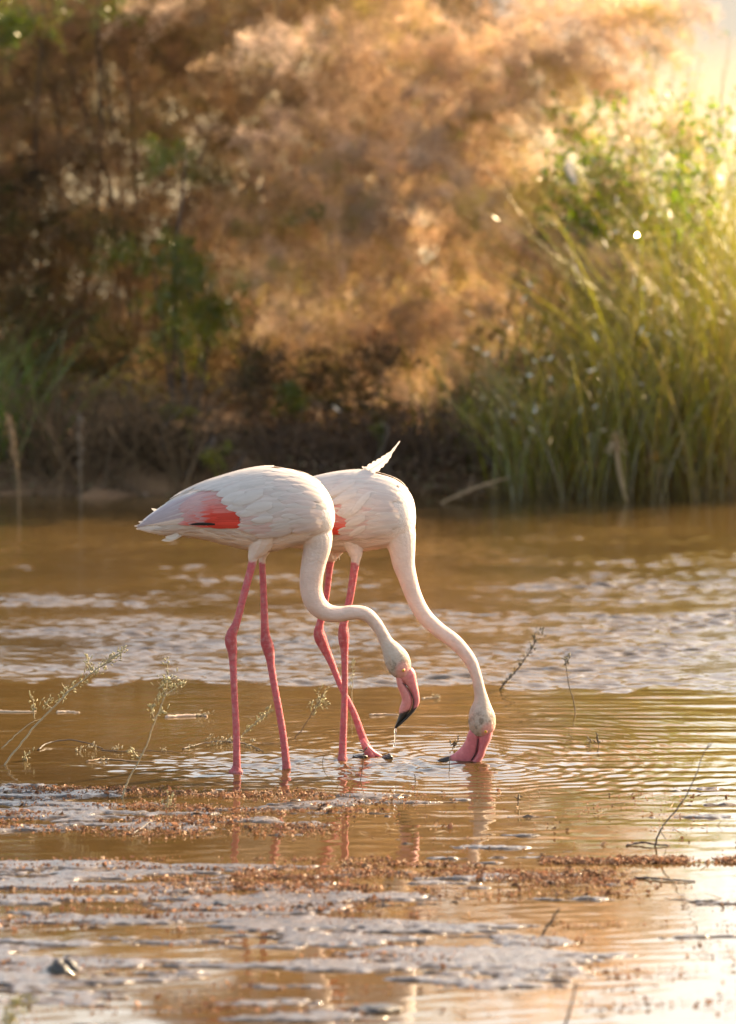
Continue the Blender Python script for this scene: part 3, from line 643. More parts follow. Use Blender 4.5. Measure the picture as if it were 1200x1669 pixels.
left_lobes = [(470,150,0,150),(380,60,.2,150),(280,130,0,150),(430,300,-.1,140),(330,250,0,110),(200,60,.2,140),(120,130,0,130),(60,60,.1,120),(180,260,-.1,140),(80,280,0,130),(10,200,.1,120),
  (100,400,0,120),(210,390,-.1,120),(20,400,.1,120),(390,420,.1,110),(360,540,.1,110),(200,510,0,120),(90,510,.1,110),(440,590,0,90),(300,-60,.3,170),(120,-80,.3,170),(450,-70,.3,170),(-60,50,.2,140),(-80,300,.2,140),(-200,150,.1,140),(-220,400,0,130),(-340,250,.1,140),(-190,560,0,110),(260,600,.1,90),(160,600,.1,90)]
lobe_tree('tamarisk', 'shaded tamarisk at the left with shade coloured into its plumes over dark gaps', 'tamarisk', 230, 25.9, left_lobes, TAM_SHADE, 70, 170, seed=6, rightbias=.1)
back = [(x, y, -3.4, 62) for x, y in [(470,640),(540,660),(600,640),(660,680),(720,650),(780,690),(830,650),(560,710),(640,720),(420,660),(870,690),(350,640)]]+[(x, y, -2.3, 95) for x, y in [(130,560),(60,470),(40,560),(230,610),(330,620),(420,600),(520,650),(600,700),(680,690),(760,720),(420,700),(500,740),(820,680),(870,720),(300,680),(200,680),(100,640),(40,340),(120,330)]]+[(x, y, r_, 190) for x, y, r_ in [(50,-60,0),(250,-80,.2),(450,-60,.1),(650,-40,.2),(0,150,0),(180,150,.3),(360,150,0),(540,140,.2),(0,330,.1),(180,330,0),(360,330,.2),(540,330,0),(680,300,.3),(20,520,.2),(200,520,0),(380,520,.1),(560,520,.3),(680,480,0),(60,680,0),(240,680,.1),(420,680,0),(600,660,0),(740,640,0),(860,560,0),(980,640,.2),(860,720,0),(1080,700,.1),(1200,660,.2),(150,-110,.2),(-330,120,0),(-330,380,0),(-330,620,0),(-150,100,0),(-150,400,0),(-150,650,0)]]  # first clumps stand in front, added to darken the bright lower tamarisk
lobe_tree('thicket_shrub', 'dense dark brown thicket behind the tamarisks, clumps added in front to darken them', 'thicket', 330, 28.0, back, [(.13, .085, .04), (.16, .10, .05), (.09, .08, .025)], 34, 95, fl=(.030, .016), seed=8, spray_len=(.2, .5), spread=.05)
lobe_tree('olive_shrub', 'dull green shrub with soft leaves in the dark middle of the thicket', 'shrub', 300, 24.9, [(300,290,0,48),(305,460,-.1,70),(290,540,-.1,70),(340,520,0,55),(250,440,0,50),(310,390,0,45)], OL, 70, 90, fl=(.024, .009), mat_=M_green, seed=9, rightbias=0, spray_len=(.1, .25))
lobe_tree('olive_shrub', 'small dark green leafy spray high in the top left corner', 'shrub', 90, 26.3, [(70,20,-.9,55),(30,-40,-.8,70),(160,40,-.9,35)], OL, 60, 80, fl=(.024, .009), mat_=M_green, seed=10, rightbias=0, spray_len=(.1, .22))
lobe_tree('olive_shrub', 'two little green tufts showing between the tan plumes left of the large tamarisk', 'shrub', 470, 24.3, [(470,345,0,22),(478,640,0,34),(455,660,0,26)], OL, 90, 90, fl=(.02, .008), mat_=M_green, seed=12, rightbias=0, spray_len=(.08, .16), limb=False)
# yellow green low bushes at the water's edge
YG = [(.22, .22, .03), (.30, .27, .05), (.15, .17, .03)]
for (bx_, lob, lab, sd_) in [(310, [(305,700,0,34),(325,725,0,30),(340,745,-.05,24),(300,660,0,22)], 'low yellow green bush beside the grey dead twigs at the water edge', 31),
                             (375, [(380,735,0,20)], 'tiny yellow leafed tuft on the bank just above the nearer bird', 32),
                             (625, [(622,690,0,17),(612,710,0,13),(628,715,0,14)], 'narrow yellow green sprout on the dark bank above the upright loose feather', 33),
                             (815, [(800,690,0,20),(760,660,0,26),(830,700,0,20)], 'sparse green sprout at the left foot of the reeds', 34)]:
    lobe_tree('low_bush', lab, 'bush', bx_, 23.9, lob, YG, 120, 70, fl=(.016, .008), mat_=M_green, seed=sd_, rightbias=0, spray_len=(.05, .12), spread=.012)

# leafy bush with broad bright leaves at the upper right
def leafy_bush():
    r = np.random.default_rng(77); Yb = 24.7; base = np.array([P(1020, 800, Yb)[0], Yb, .2])
    root = thing('leafy_bush', 'bright yellow green broad leaved bush lit from behind at the upper right', 'bush', base)
    st = MB(); lf = MB()
    ends = [(r.uniform(880, 1180), r.uniform(150, 420)) for _ in range(64)]+[(905,190),(940,215),(1080,215),(1110,250),(1060,120),(1130,40),(1100,90),(1180,110),(1150,190),(1010,160),(1200,150),(1240,230),(1180,250),(1055,60),(1085,140),(1120,150),(1140,100),(1165,150),(1190,60),(1030,120),(1210,100)]
    for (ex, ey) in ends:
        Ye = Yb+r.normal()*.25; e = P(ex, ey, Ye); b = base+np.array([r.normal()*.25, r.normal()*.2, 0])
        if ey < 140: e2 = P(ex-30, 330, Ye); pts = catmull([b, b+(e2-b)*np.array([.5, .5, .65]), e2, e], 8)
        else: pts = catmull([b, b+(e-b)*np.array([.4, .4, .65]), e], 10)
        st.tube(pts, np.linspace(.008, .0015, len(pts)), 4, (.16, .13, .06))
        n = 60 if ey >= 140 else 36
        i = r.integers(int(len(pts)*.5), len(pts), n); pos = pts[i]+r.normal(size=(n, 3))*.03
        d = r.normal(size=(n, 3))+np.array([.2, 0, .1]); g = r.uniform(.7, 1.3, (n, 1))
        cc = np.array([(.19, .29, .004), (.25, .33, .006), (.12, .20, .006)])[r.integers(0, 3, n)]*g
        cc[r.random(n) < .08] = (.55, .45, .32)
        flecks(lf, pos, d, r.uniform(.03, .055, n) if ey >= 140 else r.uniform(.018, .03, n), r.uniform(.014, .028, n) if ey >= 140 else .010, cc)
    st.build('stem', M_wood, root, base); lf.build('crown', M_green, root, base, smooth=False)
leafy_bush()
# pale dry leaf catching the light on the bush
m1 = MB(); q = P([925, 928, 934, 938], [262, 274, 288, 300], 24.4); m1.strip(q, [.012, .022, .02, .01], np.array([1, 0, .2]), (.75, .66, .6)); m1.strip(q[::-1]+np.array([0, .012, 0]), [.01, .018, .02, .01], np.array([1, 0, .2]), (.7, .6, .55))
tag(m1.build('dry_leaf', M_dry, origin=q[0]), 'pale curled dry leaf caught between the tan plumes and the bright green bush', 'leaf')

# reeds: each clump is a thing
def reed_clump(bx_, Yb, n, hmin, hmax, lean, spread, label, cols, seed, wid=.0036, cat='reeds', grp=None, plume=0):
    r = np.random.default_rng(seed); X = P(bx_, 815, Yb)[0]; base = np.array([X, Yb, ground_z(X, Yb)-.1])
    root = thing('reed_clump', label, cat, base, grp); mb = MB(); cols = np.array(cols)
    for i in range(n):
        b = base+np.array([r.normal()*spread, r.normal()*spread*.7, 0]); h = r.uniform(hmin, hmax)
        ln = lean+r.normal()*.36; dy = r.normal()*.22; bend = r.uniform(.1, .9)
        s = np.linspace(0, 1, 9)[:, None]
        pts = b+np.array([0, 0, h])*(s-.22*bend*s**3)+np.array([ln, dy, 0])*h*(.35*s+.65*s**2.2)
        if r.random() < .03: # bent-over blade
            pts = pts+np.array([np.sign(ln+.01)*.25, 0, -.35])*h*np.clip(s-.6, 0, 1)**1.4
        wv = wid*r.uniform(.5, 1.3)*np.array([.6, .9, 1, 1, .95, .85, .65, .4, .06])
        a = r.uniform(0, math.pi); sv = np.array([math.cos(a), math.sin(a), 0.1])
        c = cols[r.integers(0, len(cols))]*r.uniform(.7, 1.3); cc = np.tile(c, (9, 1)); tipk = r.uniform(0, .5)*np.linspace(0, 1, 9)[:, None]
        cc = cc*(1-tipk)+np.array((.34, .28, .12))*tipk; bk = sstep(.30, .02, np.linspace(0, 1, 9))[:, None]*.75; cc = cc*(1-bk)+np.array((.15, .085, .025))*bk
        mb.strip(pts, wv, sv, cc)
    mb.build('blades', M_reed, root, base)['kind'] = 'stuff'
    if cols[0][1] < .13 and cols[0][0] < .1: return root
    ng = 60; hh = r.uniform(.3, 1, ng); pos = base+np.stack([r.normal(size=ng)*spread*1.5+lean*hh*hmax, r.normal(size=ng)*spread, hh*hmax*.95], -1)
    gl = MB(); flecks(gl, pos, r.normal(size=(ng, 3))+np.array([lean*2, 0, 1]), r.uniform(.015, .07, ng), r.uniform(.006, .012, ng), np.tile((.62, .50, .28), (ng, 1))*r.uniform(.7, 1.1, (ng, 1)))  # loose glossy flecks added among the blades as bright glints
    stuff(gl.build('glint_flecks', M_glint, root, base, smooth=False))
    return root
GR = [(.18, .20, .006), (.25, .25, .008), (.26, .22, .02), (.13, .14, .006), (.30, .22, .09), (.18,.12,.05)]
spots = [(850, 23.55, 45, .35, .75, -.10, .10, 'leftmost low clump of green reeds leaning out beside the tamarisk foot'),
         (905, 23.5, 60, .5, .95, -.08, .12, 'green reed clump just left of the curved dry stalk'),
         (960, 23.8, 75, .7, 1.2, -.12, .13, 'green reed clump behind the curved dry stalk'),
         (1010, 23.45, 70, .6, 1.15, .05, .12, 'green reed clump at the water edge around the foot of the curved dry stalk'),
         (1065, 23.9, 90, 1.1, 1.75, -.15, .14, 'tall green reed clump right of the curved dry stalk, tips leaning left'),
         (1110, 23.5, 80, .8, 1.4, .0, .13, 'green reed clump at the water edge between two taller ones'),
         (1160, 24.0, 95, 1.2, 1.85, -.10, .15, 'tallest reed clump near the right border, its blades full of bright glints'),
         (1205, 23.6, 85, .9, 1.5, -.18, .14, 'reed clump cut by the right border of the picture'),
         (1260, 24.0, 90, 1.2, 1.9, -.22, .16, 'reed clump just outside the right border leaning in')]
spots += [(940, 24.7, 90, .8, 1.2, -.05, .2, 'pale olive reeds behind the leftmost green clumps, half hidden by tan plumes'),
          (1040, 24.9, 120, 1.1, 1.6, -.1, .2, 'pale olive reeds rising behind the green clumps below the bright leafy bush'),
          (1130, 24.8, 120, 1.6, 2.1, -.12, .2, 'pale sunlit reeds behind the tall clump near the right border'),
          (1210, 24.9, 120, 1.6, 2.2, -.15, .2, 'pale sunlit reeds at the back, cut by the right border'),
          (1340, 23.8, 70, 1.0, 1.8, -.1, .18, 'reed clump beyond the right border, nearer of two standing side by side'),
          (1430, 24.3, 70, 1.2, 1.9, -.1, .2, 'reed clump farthest beyond the right border, behind its neighbour'),
          (800, 24.3, 70, .5, .9, .1, .2, 'short thin olive reeds in the shade under the lowest tan plumes')]
for i, sx in enumerate(spots):
    reed_clump(sx[0], sx[1], int(sx[2]*1.8), *sx[3:7], sx[7], GR if sx[1] < 24.5 else [(.20, .20, .02), (.24, .22, .03), (.17, .19, .012), (.32, .27, .09)], 100+i, grp='reeds along the right bank')
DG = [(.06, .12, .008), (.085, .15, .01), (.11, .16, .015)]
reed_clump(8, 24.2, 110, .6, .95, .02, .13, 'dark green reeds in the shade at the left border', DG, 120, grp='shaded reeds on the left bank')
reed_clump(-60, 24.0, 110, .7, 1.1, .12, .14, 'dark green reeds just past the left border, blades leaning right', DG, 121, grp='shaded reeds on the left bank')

# curved dry stalk in the reeds
def stalk(name, label, cat, pts, rad, col, tuft=None, m=M_twig):
    base = np.array(pts[0]); root = thing(name, label, cat, (base[0], base[1], max(0, base[2])))
    o = root.location; mb = MB(); c = catmull(pts, 6); mb.tube(c, np.interp(np.linspace(0, 1, len(c)), np.linspace(0, 1, len(rad)), rad), 7, col)
    mb.build('stem', m, root, tuple(o)); return root, c
Yd = 23.3
pts = [P(1022, 818, Yd), P(1012, 780, Yd), P(1006, 745, Yd), P(1004, 722, Yd)]
rt, c_ = stalk('dry_stalk', 'curved pale dry stalk with a frayed head standing among the green reeds', 'stalk', pts, [.008, .011, .012, .014], (.40, .28, .16), m=M_dry)
mb = MB(); r_ = np.random.default_rng(5); n_ = 60; flecks(mb, c_[-1]+r_.normal(size=(n_, 3))*np.array([.025, .02, .03]), r_.normal(size=(n_, 3))*.5+np.array([0, 0, 1]), .05, .010, np.tile((.45, .32, .18), (n_, 1))*r_.uniform(.7, 1.2, (n_, 1))); mb.build('seed_head', M_dry, rt, tuple(rt.location))
# two old reed stumps standing in the water on the left
for (x0, y0, x1, y1, lab, cc, yw) in [(31, 838, 15, 680, 'taller frayed tan reed stump standing in the water near the left border', (.24, .15, .075), 838), (132, 830, 130, 678, 'greyish reed stump standing in the water right of the tan one', (.13, .09, .06), 832)]:
    Ys = W(x0, yw)[1]; pts = [P(x0, y0+8, Ys), P(x0-1, y0-50, Ys), P((x0+x1)/2, (y0+y1)/2-25, Ys), P(x1, y1, Ys)]
    rt, c_ = stalk('reed_stump', lab, 'stalk', pts, [.005, .006, .007, .008], cc, m=M_dry)
    mb = MB(); n_ = 70; k_ = r_.integers(len(c_)//2, len(c_), n_); flecks(mb, c_[k_]+r_.normal(size=(n_, 3))*.009, r_.normal(size=(n_, 3))*.25+np.array([-.1, 0, 1]), .045, .009, np.tile(cc, (n_, 1))*r_.uniform(.7, 1.3, (n_, 1))); mb.build('frayed_sheath', M_dry, rt, tuple(rt.location))

# dead twigs tangled under the left tamarisk
def dead_brush(label, x0, x1, ytop, Yb, n, seed, cc, hk=1.0):
    r = np.random.default_rng(seed); X = P((x0+x1)/2, 815, Yb)[0]; base = np.array([X, Yb, .05]); root = thing('dead_brush', label, 'dead brush', base); mb = MB()
    for i in range(n):
        bx = r.uniform(x0, x1); b = P(bx, 818, Yb+r.normal()*.15); h = r.uniform(.2, 1)*(818-ytop)
        ex = bx+r.normal()*90; e = P(ex, 818-h, Yb+r.normal()*.25); mid = (b+e)/2+np.array([r.normal()*.1, 0, r.uniform(.05, .25)])
        pts = catmull([b, mid, e], 5); mb.tube(pts, np.linspace(.0045, .0015, len(pts))*r.uniform(.6, 1.5), 4, np.array(cc)*r.uniform(.6, 1.4))
    stuff(mb.build('twigs', M_wood, root, base))
dead_brush('grey tangle of dead twigs hanging to the water under the left tamarisk', 60, 330, 600, 24.0, 420, 61, (.13, .078, .036))
dead_brush('brown bare twigs at the shaded foot of the large tamarisk', 420, 820, 660, 24.2, 380, 62, (.12, .07, .04))
# fallen branch at the water edge
rt, c_ = stalk('fallen_branch', 'thin bleached branch lying at the water edge right of the loose feather', 'branch', [P(715, 822, 23.3), P(750, 806, 23.3), P(790, 790, 23.3), P(832, 778, 23.4)], [.004, .007, .006, .003], (.34, .22, .12))
mb = MB()
for (a, b) in [((765, 800), (772, 770)), ((790, 790), (815, 795)), ((740, 810), (760, 815))]:
    mb = MB(); mb.tube(np.array([P(*a, 23.3), P(*b, 23.3)]), [.004, .001], 4, (.30, .2, .12)); mb.build('side_twig', M_twig, rt, tuple(rt.location))
# leaf litter on the bank: nobody could count it
mb = MB(); n = 26000; Xl = rng.uniform(-2.6, 2.6, n); Yl = 23.15+np.abs(rng.normal(size=n))*1.3
Zl = -.35+.50*sstep(-.5, 1.2, Yl-23.25)+.16*sstep(.4, 3, Yl-23.25)+rng.uniform(0, .07, n)
flecks(mb, np.stack([Xl, Yl, Zl], -1), rng.normal(size=(n, 3))*np.array([1, 1, .4]), rng.uniform(.02, .05, n), rng.uniform(.006, .018, n), np.array([(.20, .11, .06), (.28, .17, .10), (.12, .07, .04), (.16, .13, .05)])[rng.integers(0, 4, n)])
stuff(mb.build('leaf_litter', M_dry, smooth=False))

# ------------------------------------------------------------------ sprigs and twigs standing in the shallow water
BE = (.36, .30, .20); DK = (.045, .032, .026)
def sprig(label, stems, tufts, col=BE, rad=(.0022, .001), name='sprig', cat='twig', leafcol=(.40, .36, .20), grp=None, leaf=(.013, .0042)):
    """stems: polylines in photo pixels; the first point of the first stem stands in the water"""
    b = W(*stems[0][0]); root = thing(name, label, cat, b, grp); mb = MB(); lf = MB(); have = False; r = np.random.default_rng(int(stems[0][0][0]*3+stems[0][0][1]))
    for k, st_ in enumerate(stems):
        q = [P(x, y, b[1]+.012*j*(1 if k % 2 else -1)) for j, (x, y) in enumerate(st_)]
        if k == 0: q = [q[0]+np.array([0, 0, -.03])]+q
        c = catmull(q, 6); c = c+r.normal(size=c.shape)*.0007
        kk = 1 if k == 0 else .6; mb.tube(c, np.linspace(rad[0], rad[1], len(c))*kk, 6, np.array(col)*r.uniform(.85, 1.15))
    for (x0, y0, x1, y1, n, sp_) in tufts:
        s = r.uniform(0, 1, n); c = P(x0+(x1-x0)*s, y0+(y1-y0)*s, b[1])+r.normal(size=(n, 3))*sp_*.0019
        ax = P(x1, y1, b[1])-P(x0, y0, b[1]); ax /= np.linalg.norm(ax)+1e-6
        d = ax*.9+r.normal(size=(n, 3))*.55
        for i in range(n):
            d_ = d[i]/np.linalg.norm(d[i]); L = leaf[0]*r.uniform(.6, 1.3)
            lf.tube(np.array([c[i], c[i]+d_*L*.35, c[i]+d_*L*.75, c[i]+d_*L]), np.array([.35, 1, .9, .2])*leaf[1]*.5*r.uniform(.7, 1.2), 5, np.array(leafcol)*r.uniform(.7, 1.35))
        have = True
    mb.build('stem', M_twig, root, b)
    if have: stuff(lf.build('leaves', M_sprig, root, b))
    return root
sprig('long beige sprig leaning right at the left border, tuft reaching the rippled water', [[(8,1247),(32,1215),(62,1178),(90,1150),(118,1122),(150,1097),(180,1075),(203,1060)],[(3,1220),(28,1196),(52,1178),(66,1172)],[(56,1172),(55,1150),(52,1135)],[(148,1098),(146,1085),(141,1072)],[(112,1128),(103,1118),(101,1112)],[(85,1155),(76,1148),(72,1141)],[(165,1087),(175,1078),(170,1068)]],
      [(92,1148,112,1124,28,4),(110,1127,200,1062,90,4.2),(148,1096,140,1068,22,3.5),(55,1160,52,1128,18,3.5),(70,1152,80,1142,14,3.5),(165,1085,204,1056,24,3)], rad=(.0034, .0012))
sprig('upright beige sprig with forked leafy top rooted in the speckled mud left of the birds', [[(199,1300),(210,1270),(228,1238),(243,1205),(254,1172),(266,1143),(271,1130)],[(270,1132),(285,1122),(300,1108)],[(270,1132),(263,1118),(256,1110)],[(271,1130),(273,1100),(274,1070)],[(253,1175),(247,1160),(246,1152)],[(258,1163),(265,1160),(268,1158)],[(228,1238),(220,1228),(217,1222)]],
      [(262,1132,278,1106,60,7),(280,1126,302,1108,20,3.2),(248,1172,246,1152,18,3),(257,1165,270,1158,12,3),(272,1112,274,1072,14,1.5),(225,1236,214,1222,16,4),(262,1145,259,1138,8,2)], rad=(.0030, .0012))
sprig('pale leafy sprig poking out between the legs of the nearer bird', [[(392,1203),(405,1190),(420,1176),(434,1164),(442,1158)]], [(396,1198,442,1156,55,3)])
sprig('leafy sprig on a bare dark stem right of the nearer bird legs', [[(481,1203),(492,1190),(503,1173),(512,1157),(522,1142),(527,1128)]], [(508,1160,526,1128,55,5),(516,1150,534,1142,18,4)], col=(.14,.09,.06))
sprig('faint thin twig seen just right of the straight leg of the farther bird', [[(573,1168),(574,1130),(575,1095),(577,1072)]], [(574,1122,576,1078,14,2)], rad=(.0014,.0007))
sprig('dark sprig with a bushy tip leaning right beyond the farther bird neck', [[(815,1126),(820,1117),(838,1098),(856,1074),(868,1055),(877,1040)]], [(816,1122,866,1056,50,1.6),(866,1056,880,1028,40,4.5)], col=DK, leafcol=(.12,.095,.05), rad=(.0026,.0015))
sprig('thin dark stem with a small tuft standing right of the bushy tipped sprig', [[(938,1161),(935,1142),(928,1118),(924,1095),(923,1080)]], [(922,1088,925,1070,26,2.8)], col=DK, leafcol=(.10,.09,.04), rad=(.0020,.0014))
sprig('long curved bare dark twig standing at the right in the specked shallows', [[(1068,1380),(1073,1362),(1082,1345),(1100,1323),(1120,1295),(1135,1262),(1146,1232),(1157,1210)],[(1076,1352),(1084,1366),(1088,1372)],[(1150,1222),(1157,1216),(1162,1209)]], [], col=(.035,.026,.024), rad=(.0030,.0010), name='twig')
sprig('short thick dark twig sticking up out of the near mud right of centre', [[(884,1526),(893,1510),(902,1496),(912,1480)]], [(886,1520,908,1486,12,1)], col=(.05,.035,.03), leafcol=(.06,.045,.035), rad=(.0032,.0018), name='twig')
sprig('blurred dark twig at the bottom border right of centre', [[(922,1672),(930,1645),(936,1618),(940,1600)]], [], col=(.11,.08,.07), rad=(.0040,.0020), name='twig')
sprig('thin curled stem in rippled water before the farther bird', [[(553,1281),(540,1272),(528,1256),(526,1240),(530,1229)]], [], col=DK, rad=(.0011,.0008), name='twig')
sprig('thin straight dark stem in front of the farther bird foot', [[(588,1273),(591,1250),(593,1230),(592,1222)]], [(590,1232,594,1222,5,1)], col=DK, leafcol=DK, rad=(.0013,.001), name='twig')
sprig('tiny dark spike in the water below the dripping bill', [[(677,1276),(677,1268),(676,1261)]], [], col=DK, rad=(.0018,.0012), name='twig')
sprig('tiny dark spike in front of the submerged bill tip', [[(733,1257),(733,1246),(732,1233)]], [], col=DK, rad=(.0013,.001), name='twig')
sprig('little leafy dark sprig beside the submerged bill tip', [[(738,1222),(740,1213),(743,1204)]], [(738,1218,744,1203,16,2.4)], col=DK, leafcol=(.07,.055,.03), rad=(.0012,.001))
sprig('short dark spike in the specked water below the farther bird head', [[(845,1312),(845,1302),(846,1294)]], [(844,1306,847,1296,6,1.5)], col=DK, leafcol=DK, rad=(.0020,.0014), name='twig')
sprig('left of two tiny leafy sprigs in calm water beyond the submerged bill', [[(962,1216),(961,1210),(960,1206)]], [(962,1214,960,1205,9,2.4)], col=(.12,.09,.06), leafcol=(.14,.11,.06), rad=(.0012,.0008))
sprig('right of two tiny leafy sprigs in calm water beyond the submerged bill', [[(976,1216),(976,1210),(975,1204)]], [(977,1214,975,1204,9,2)], col=DK, leafcol=(.06,.05,.03), rad=(.0012,.0008))
sprig('tiny beige sprig growing out of the specked mud near the upright forked sprig', [[(272,1318),(273,1308),(275,1298)]], [(268,1314,277,1298,30,5)])
sprig('blurred yellow green sprig close to the camera at the bottom left corner', [[(2,1690),(14,1665),(22,1645),(32,1628)],[(8,1680),(28,1655),(48,1632)],[(4,1684),(6,1660),(6,1640)]], [(6,1680,30,1628,60,5),(14,1670,50,1630,40,5)], col=(.30,.27,.10), leafcol=(.34,.30,.08), rad=(.003,.001))
sprig('small leafy sprig in calm water between the long leaning sprig and the lying twigs', [[(44,1240),(42,1234),(42,1226)]], [(38,1238,48,1226,14,3)])
def lying(label, pts, rad, col, name='floating_stick', cat='stick', tufts=()):
    b = W(*pts[0]); q = [W(x, y)+np.array([0, 0, .003+lift]) for (x, y, lift) in [(p[0], p[1], p[2] if len(p) > 2 else 0) for p in pts]]
    return None
def stick(label, pts, rad, col, tufts=(), cat='stick'):
    b = W(pts[0][0], pts[0][1]); root = thing('floating_stick', label, cat, b); mb = MB()
    q = [W(p[0], p[1])+np.array([0, 0, (p[2] if len(p) > 2 else .002)]) for p in pts]
    c = catmull(q, 6); c = c+rng.normal(size=c.shape)*np.array([.001, .002, .0006]); mb.tube(c, np.linspace(rad, rad*.55, len(c))*(1+.2*np.sin(np.arange(len(c))*2.1)), 7, col); mb.build('stem', M_twig, root, b)
    if tufts:
        lf = MB()
        for (x0, y0, x1, y1, n, sp_) in tufts:
            s = rng.uniform(0, 1, n); cc = np.array([W(x0+(x1-x0)*a, y0+(y1-y0)*a) for a in s])+rng.normal(size=(n, 3))*np.array([1, 1.5, .7])*sp_*.0019+np.array([0, 0, .006])
            for i in range(n):
                d_ = rng.normal(size=3)*.5+np.array([.5, 0, .6]); d_ /= np.linalg.norm(d_); L = .012*rng.uniform(.6, 1.2)
                lf.tube(np.array([cc[i], cc[i]+d_*L*.5, cc[i]+d_*L]), [.0009, .0018, .0004], 5, np.array((.42, .36, .24))*rng.uniform(.7, 1.3))
        stuff(lf.build('leaves', M_sprig, root, b))
    return root
stick('bowed dark twig lying in the calm water at the left, arching from end to end', [(62,1223),(78,1216,.008),(110,1213,.014),(145,1216,.008),(168,1222)], .0026, DK, [(125,1226,160,1220,26,3.5)])
stick('long thin twig trailing right from the end of the bowed dark one', [(166,1223),(200,1226),(240,1224),(300,1228)], .0015, (.12,.085,.06), [(170,1224,200,1224,14,2),(255,1226,268,1224,6,2)])
stick('pale floating stem at the left border at the edge of the rippled water', [(-4,1160),(25,1161),(58,1161)], .0042, (.46,.36,.27))
stick('short pale floating stem right of the one at the left border', [(92,1162),(112,1161),(129,1162)], .0042, (.48,.38,.30))
stick('pale floating stem with a feathery end left of the nearer bird legs', [(270,1170),(300,1168),(325,1167),(338,1168)], .0060, (.52,.38,.29), [(316,1168,340,1168,26,3)])
stick('dark knotted twig with pale sprigs lying just left of the nearer bird legs', [(298,1222),(320,1217,.006),(350,1214,.01),(372,1213,.008),(402,1216,.006),(430,1226)], .0026, (.08,.055,.04), [(350,1216,378,1208,40,4),(340,1208,342,1202,8,3),(402,1218,418,1210,12,3),(300,1222,322,1220,8,2)])
stick('pale slim floating stem behind the dripping bill', [(603,1166),(628,1165),(650,1166)], .0028, (.55,.42,.33))
stick('short bleached stem in the water right of the dripping bill', [(688,1139),(702,1138),(716,1138)], .0026, (.55,.42,.30), [(700,1139,714,1138,10,2)])
stick('dark stick lying in the bright shallows at the foot of the long curved twig', [(1022,1379),(1045,1377,.006),(1068,1380,.006),(1092,1379)], .0034, (.06,.035,.03), [])
stick('long dark twig lying across the end of the brown debris band at the right', [(1035,1432),(1065,1434,.004),(1100,1437,.004),(1134,1438)], .0034, (.05,.032,.028))
stick('dark sunken twig in the specked band left of the legs reflections', [(214,1362),(228,1356,.008),(246,1346,.014)], .0026, DK)
stick('brown stained stick lying under the pale sprig at the left', [(140,1242),(175,1239,.003),(220,1242),(252,1243)], .0030, (.26,.17,.10), [(150,1242,180,1240,8,2)])

def clod(label, x, y, rx, ry, rz, col, seed, name='mud_clod', cat='clod', m=None):
    r = np.random.default_rng(seed); b = W(x, y); V = []; th = np.linspace(.02, math.pi-.02, 18); pp = np.linspace(0, 2*math.pi, 28, endpoint=False)
    T, Pp = np.meshgrid(th, pp, indexing='ij'); d = np.stack([np.sin(T)*np.cos(Pp), np.sin(T)*np.sin(Pp), np.cos(T)], -1)
    k = 1+.16*fbm(seed, d[..., 0]*1.0+d[..., 2], d[..., 1]-d[..., 2]*.7, 1.3, 3, 10)
    rg = b+d*np.array([rx, ry, rz])*k[..., None]; mb = MB(); mb.rings(rg, col); o = mb.build(name, m or M_clod, origin=b); tag(o, label, cat); return o
clod('dark rounded stone sitting in the near mud at the lower left', 103, 1586, .036, .030, .034, (1, 1, 1), 91, 'stone', 'stone')
clod('small dark lump of mud just right of the farther bird foot', 632, 1236, .015, .016, .012, (1, 1, 1), 92)
clod('low dark lump between the farther bird legs at the water line', 588, 1233, .024, .016, .006, (1, 1, 1), 93)
clod('flat dark clod in the mud at the bottom border near the middle', 612, 1648, .055, .035, .014, (1, 1, 1), 94)
clod('low dark clod in the glossy mud below the nearer bird reflection', 372, 1475, .05, .03, .010, (1, 1, 1), 95)
clod('low dark clod at the right end of the brown debris in the near mud', 500, 1482, .04, .025, .009, (1, 1, 1), 96)

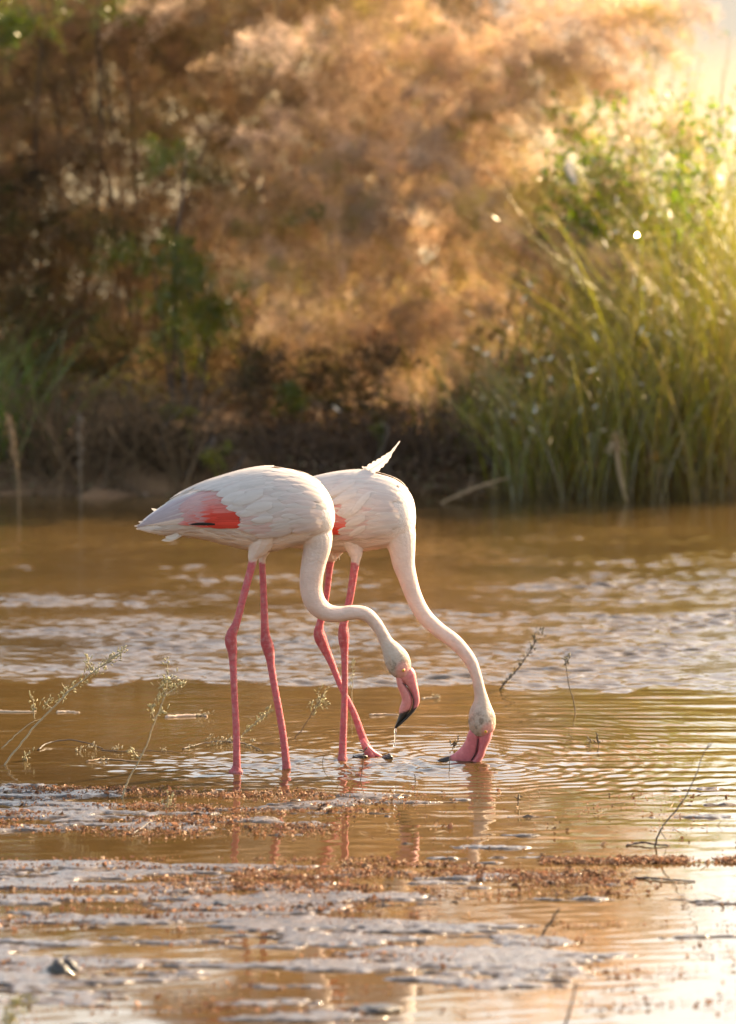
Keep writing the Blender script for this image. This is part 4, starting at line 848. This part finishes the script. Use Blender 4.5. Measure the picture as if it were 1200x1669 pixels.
# floating seeds and plant bits
def debris(n, yr, xr, dens, size, seed, ysd=None):
    r = np.random.default_rng(seed); x = r.uniform(*xr, n*4); y = r.uniform(*yr, n*4)
    p = np.array([W(a, b) for a, b in zip(x, y)]); k = dens(x, y, p); keep = r.random(len(k)) < k; p = p[keep][:n]; m = len(p)
    p[:, 2] += r.uniform(.001, .008, m)
    pal = np.array([(.30, .15, .085), (.38, .20, .12), (.20, .10, .06), (.45, .30, .20), (.12, .07, .045)])
    return p, r.normal(size=(m, 3))*np.array([1, 1, .55]), np.clip(r.lognormal(-.45, .65, m), .2, 3.5)*size, pal[r.integers(0, 5, m)]
mb = MB()
specs = [(9000, (1284, 1372), (-60, 760), lambda x, y, p: np.clip(.20+.45*fbm(61, p[:, 0], p[:, 1], .3, 3, 12, ax=.5), 0, 1)*sstep(760, 560, x)*sstep(1375, 1345, y), .0085),
         (1500, (1284, 1420), (600, 1260), lambda x, y, p: np.clip(.10+.35*fbm(62, p[:, 0], p[:, 1], .25, 3, 12, ax=.5), 0, 1)*sstep(1420, 1320, y), .0065),
         (4200, (1398, 1412), (880, 1260), lambda x, y, p: np.exp(-((y-1404)/3.5)**2)*np.clip(.7+.5*fbm(63, p[:, 0], p[:, 1], .3, 2, 10), 0, 1), .008),
         (5200, (1408, 1460), (380, 1080), lambda x, y, p: np.clip(.15+.6*fbm(64, p[:, 0], p[:, 1], .35, 3, 12, ax=.4, ay=1.6), 0, 1)*sstep(1090, 960, x), .009),
         (5000, (1400, 1500), (-60, 640), lambda x, y, p: np.clip(.0+.55*fbm(65, p[:, 0], p[:, 1], .35, 3, 12, ax=.4, ay=1.6), 0, 1), .008),
         (7000, (1440, 1669), (-60, 1260), lambda x, y, p: np.clip(.0+.4*fbm(66, p[:, 0], p[:, 1], .4, 3, 12, ax=.5), 0, 1), .007)]
for i, (n, yr, xr, de, sz) in enumerate(specs):
    p, d, s, c = debris(n, yr, xr, de, sz, 200+i); flecks(mb, p, d, s, s*.6, c); flecks(mb, p+np.array([0, 0, .0015]), d[::-1], s*.8, s*.5, c*.8)
rs = np.random.default_rng(303); xs_ = rs.uniform(-40, 1240, 900); ys_ = np.concatenate([rs.uniform(1290, 1370, 300), rs.uniform(1400, 1470, 400), rs.uniform(1470, 1660, 200)])
ps = np.array([W(a, b) for a, b in zip(xs_, ys_)]); ps = ps[(fbm(71, ps[:, 0], ps[:, 1], .35, 3, 12, ax=.4, ay=1.5) > .35)]; ps[:, 2] += .005; m_ = len(ps)
flecks(mb, ps, rs.normal(size=(m_, 3))*np.array([1, .8, .12]), rs.uniform(.02, .07, m_), rs.uniform(.0015, .004, m_), np.array([(.09, .055, .035), (.22, .14, .08), (.40, .30, .20)])[rs.integers(0, 3, m_)])
stuff(mb.build('debris', M_debris, smooth=False))
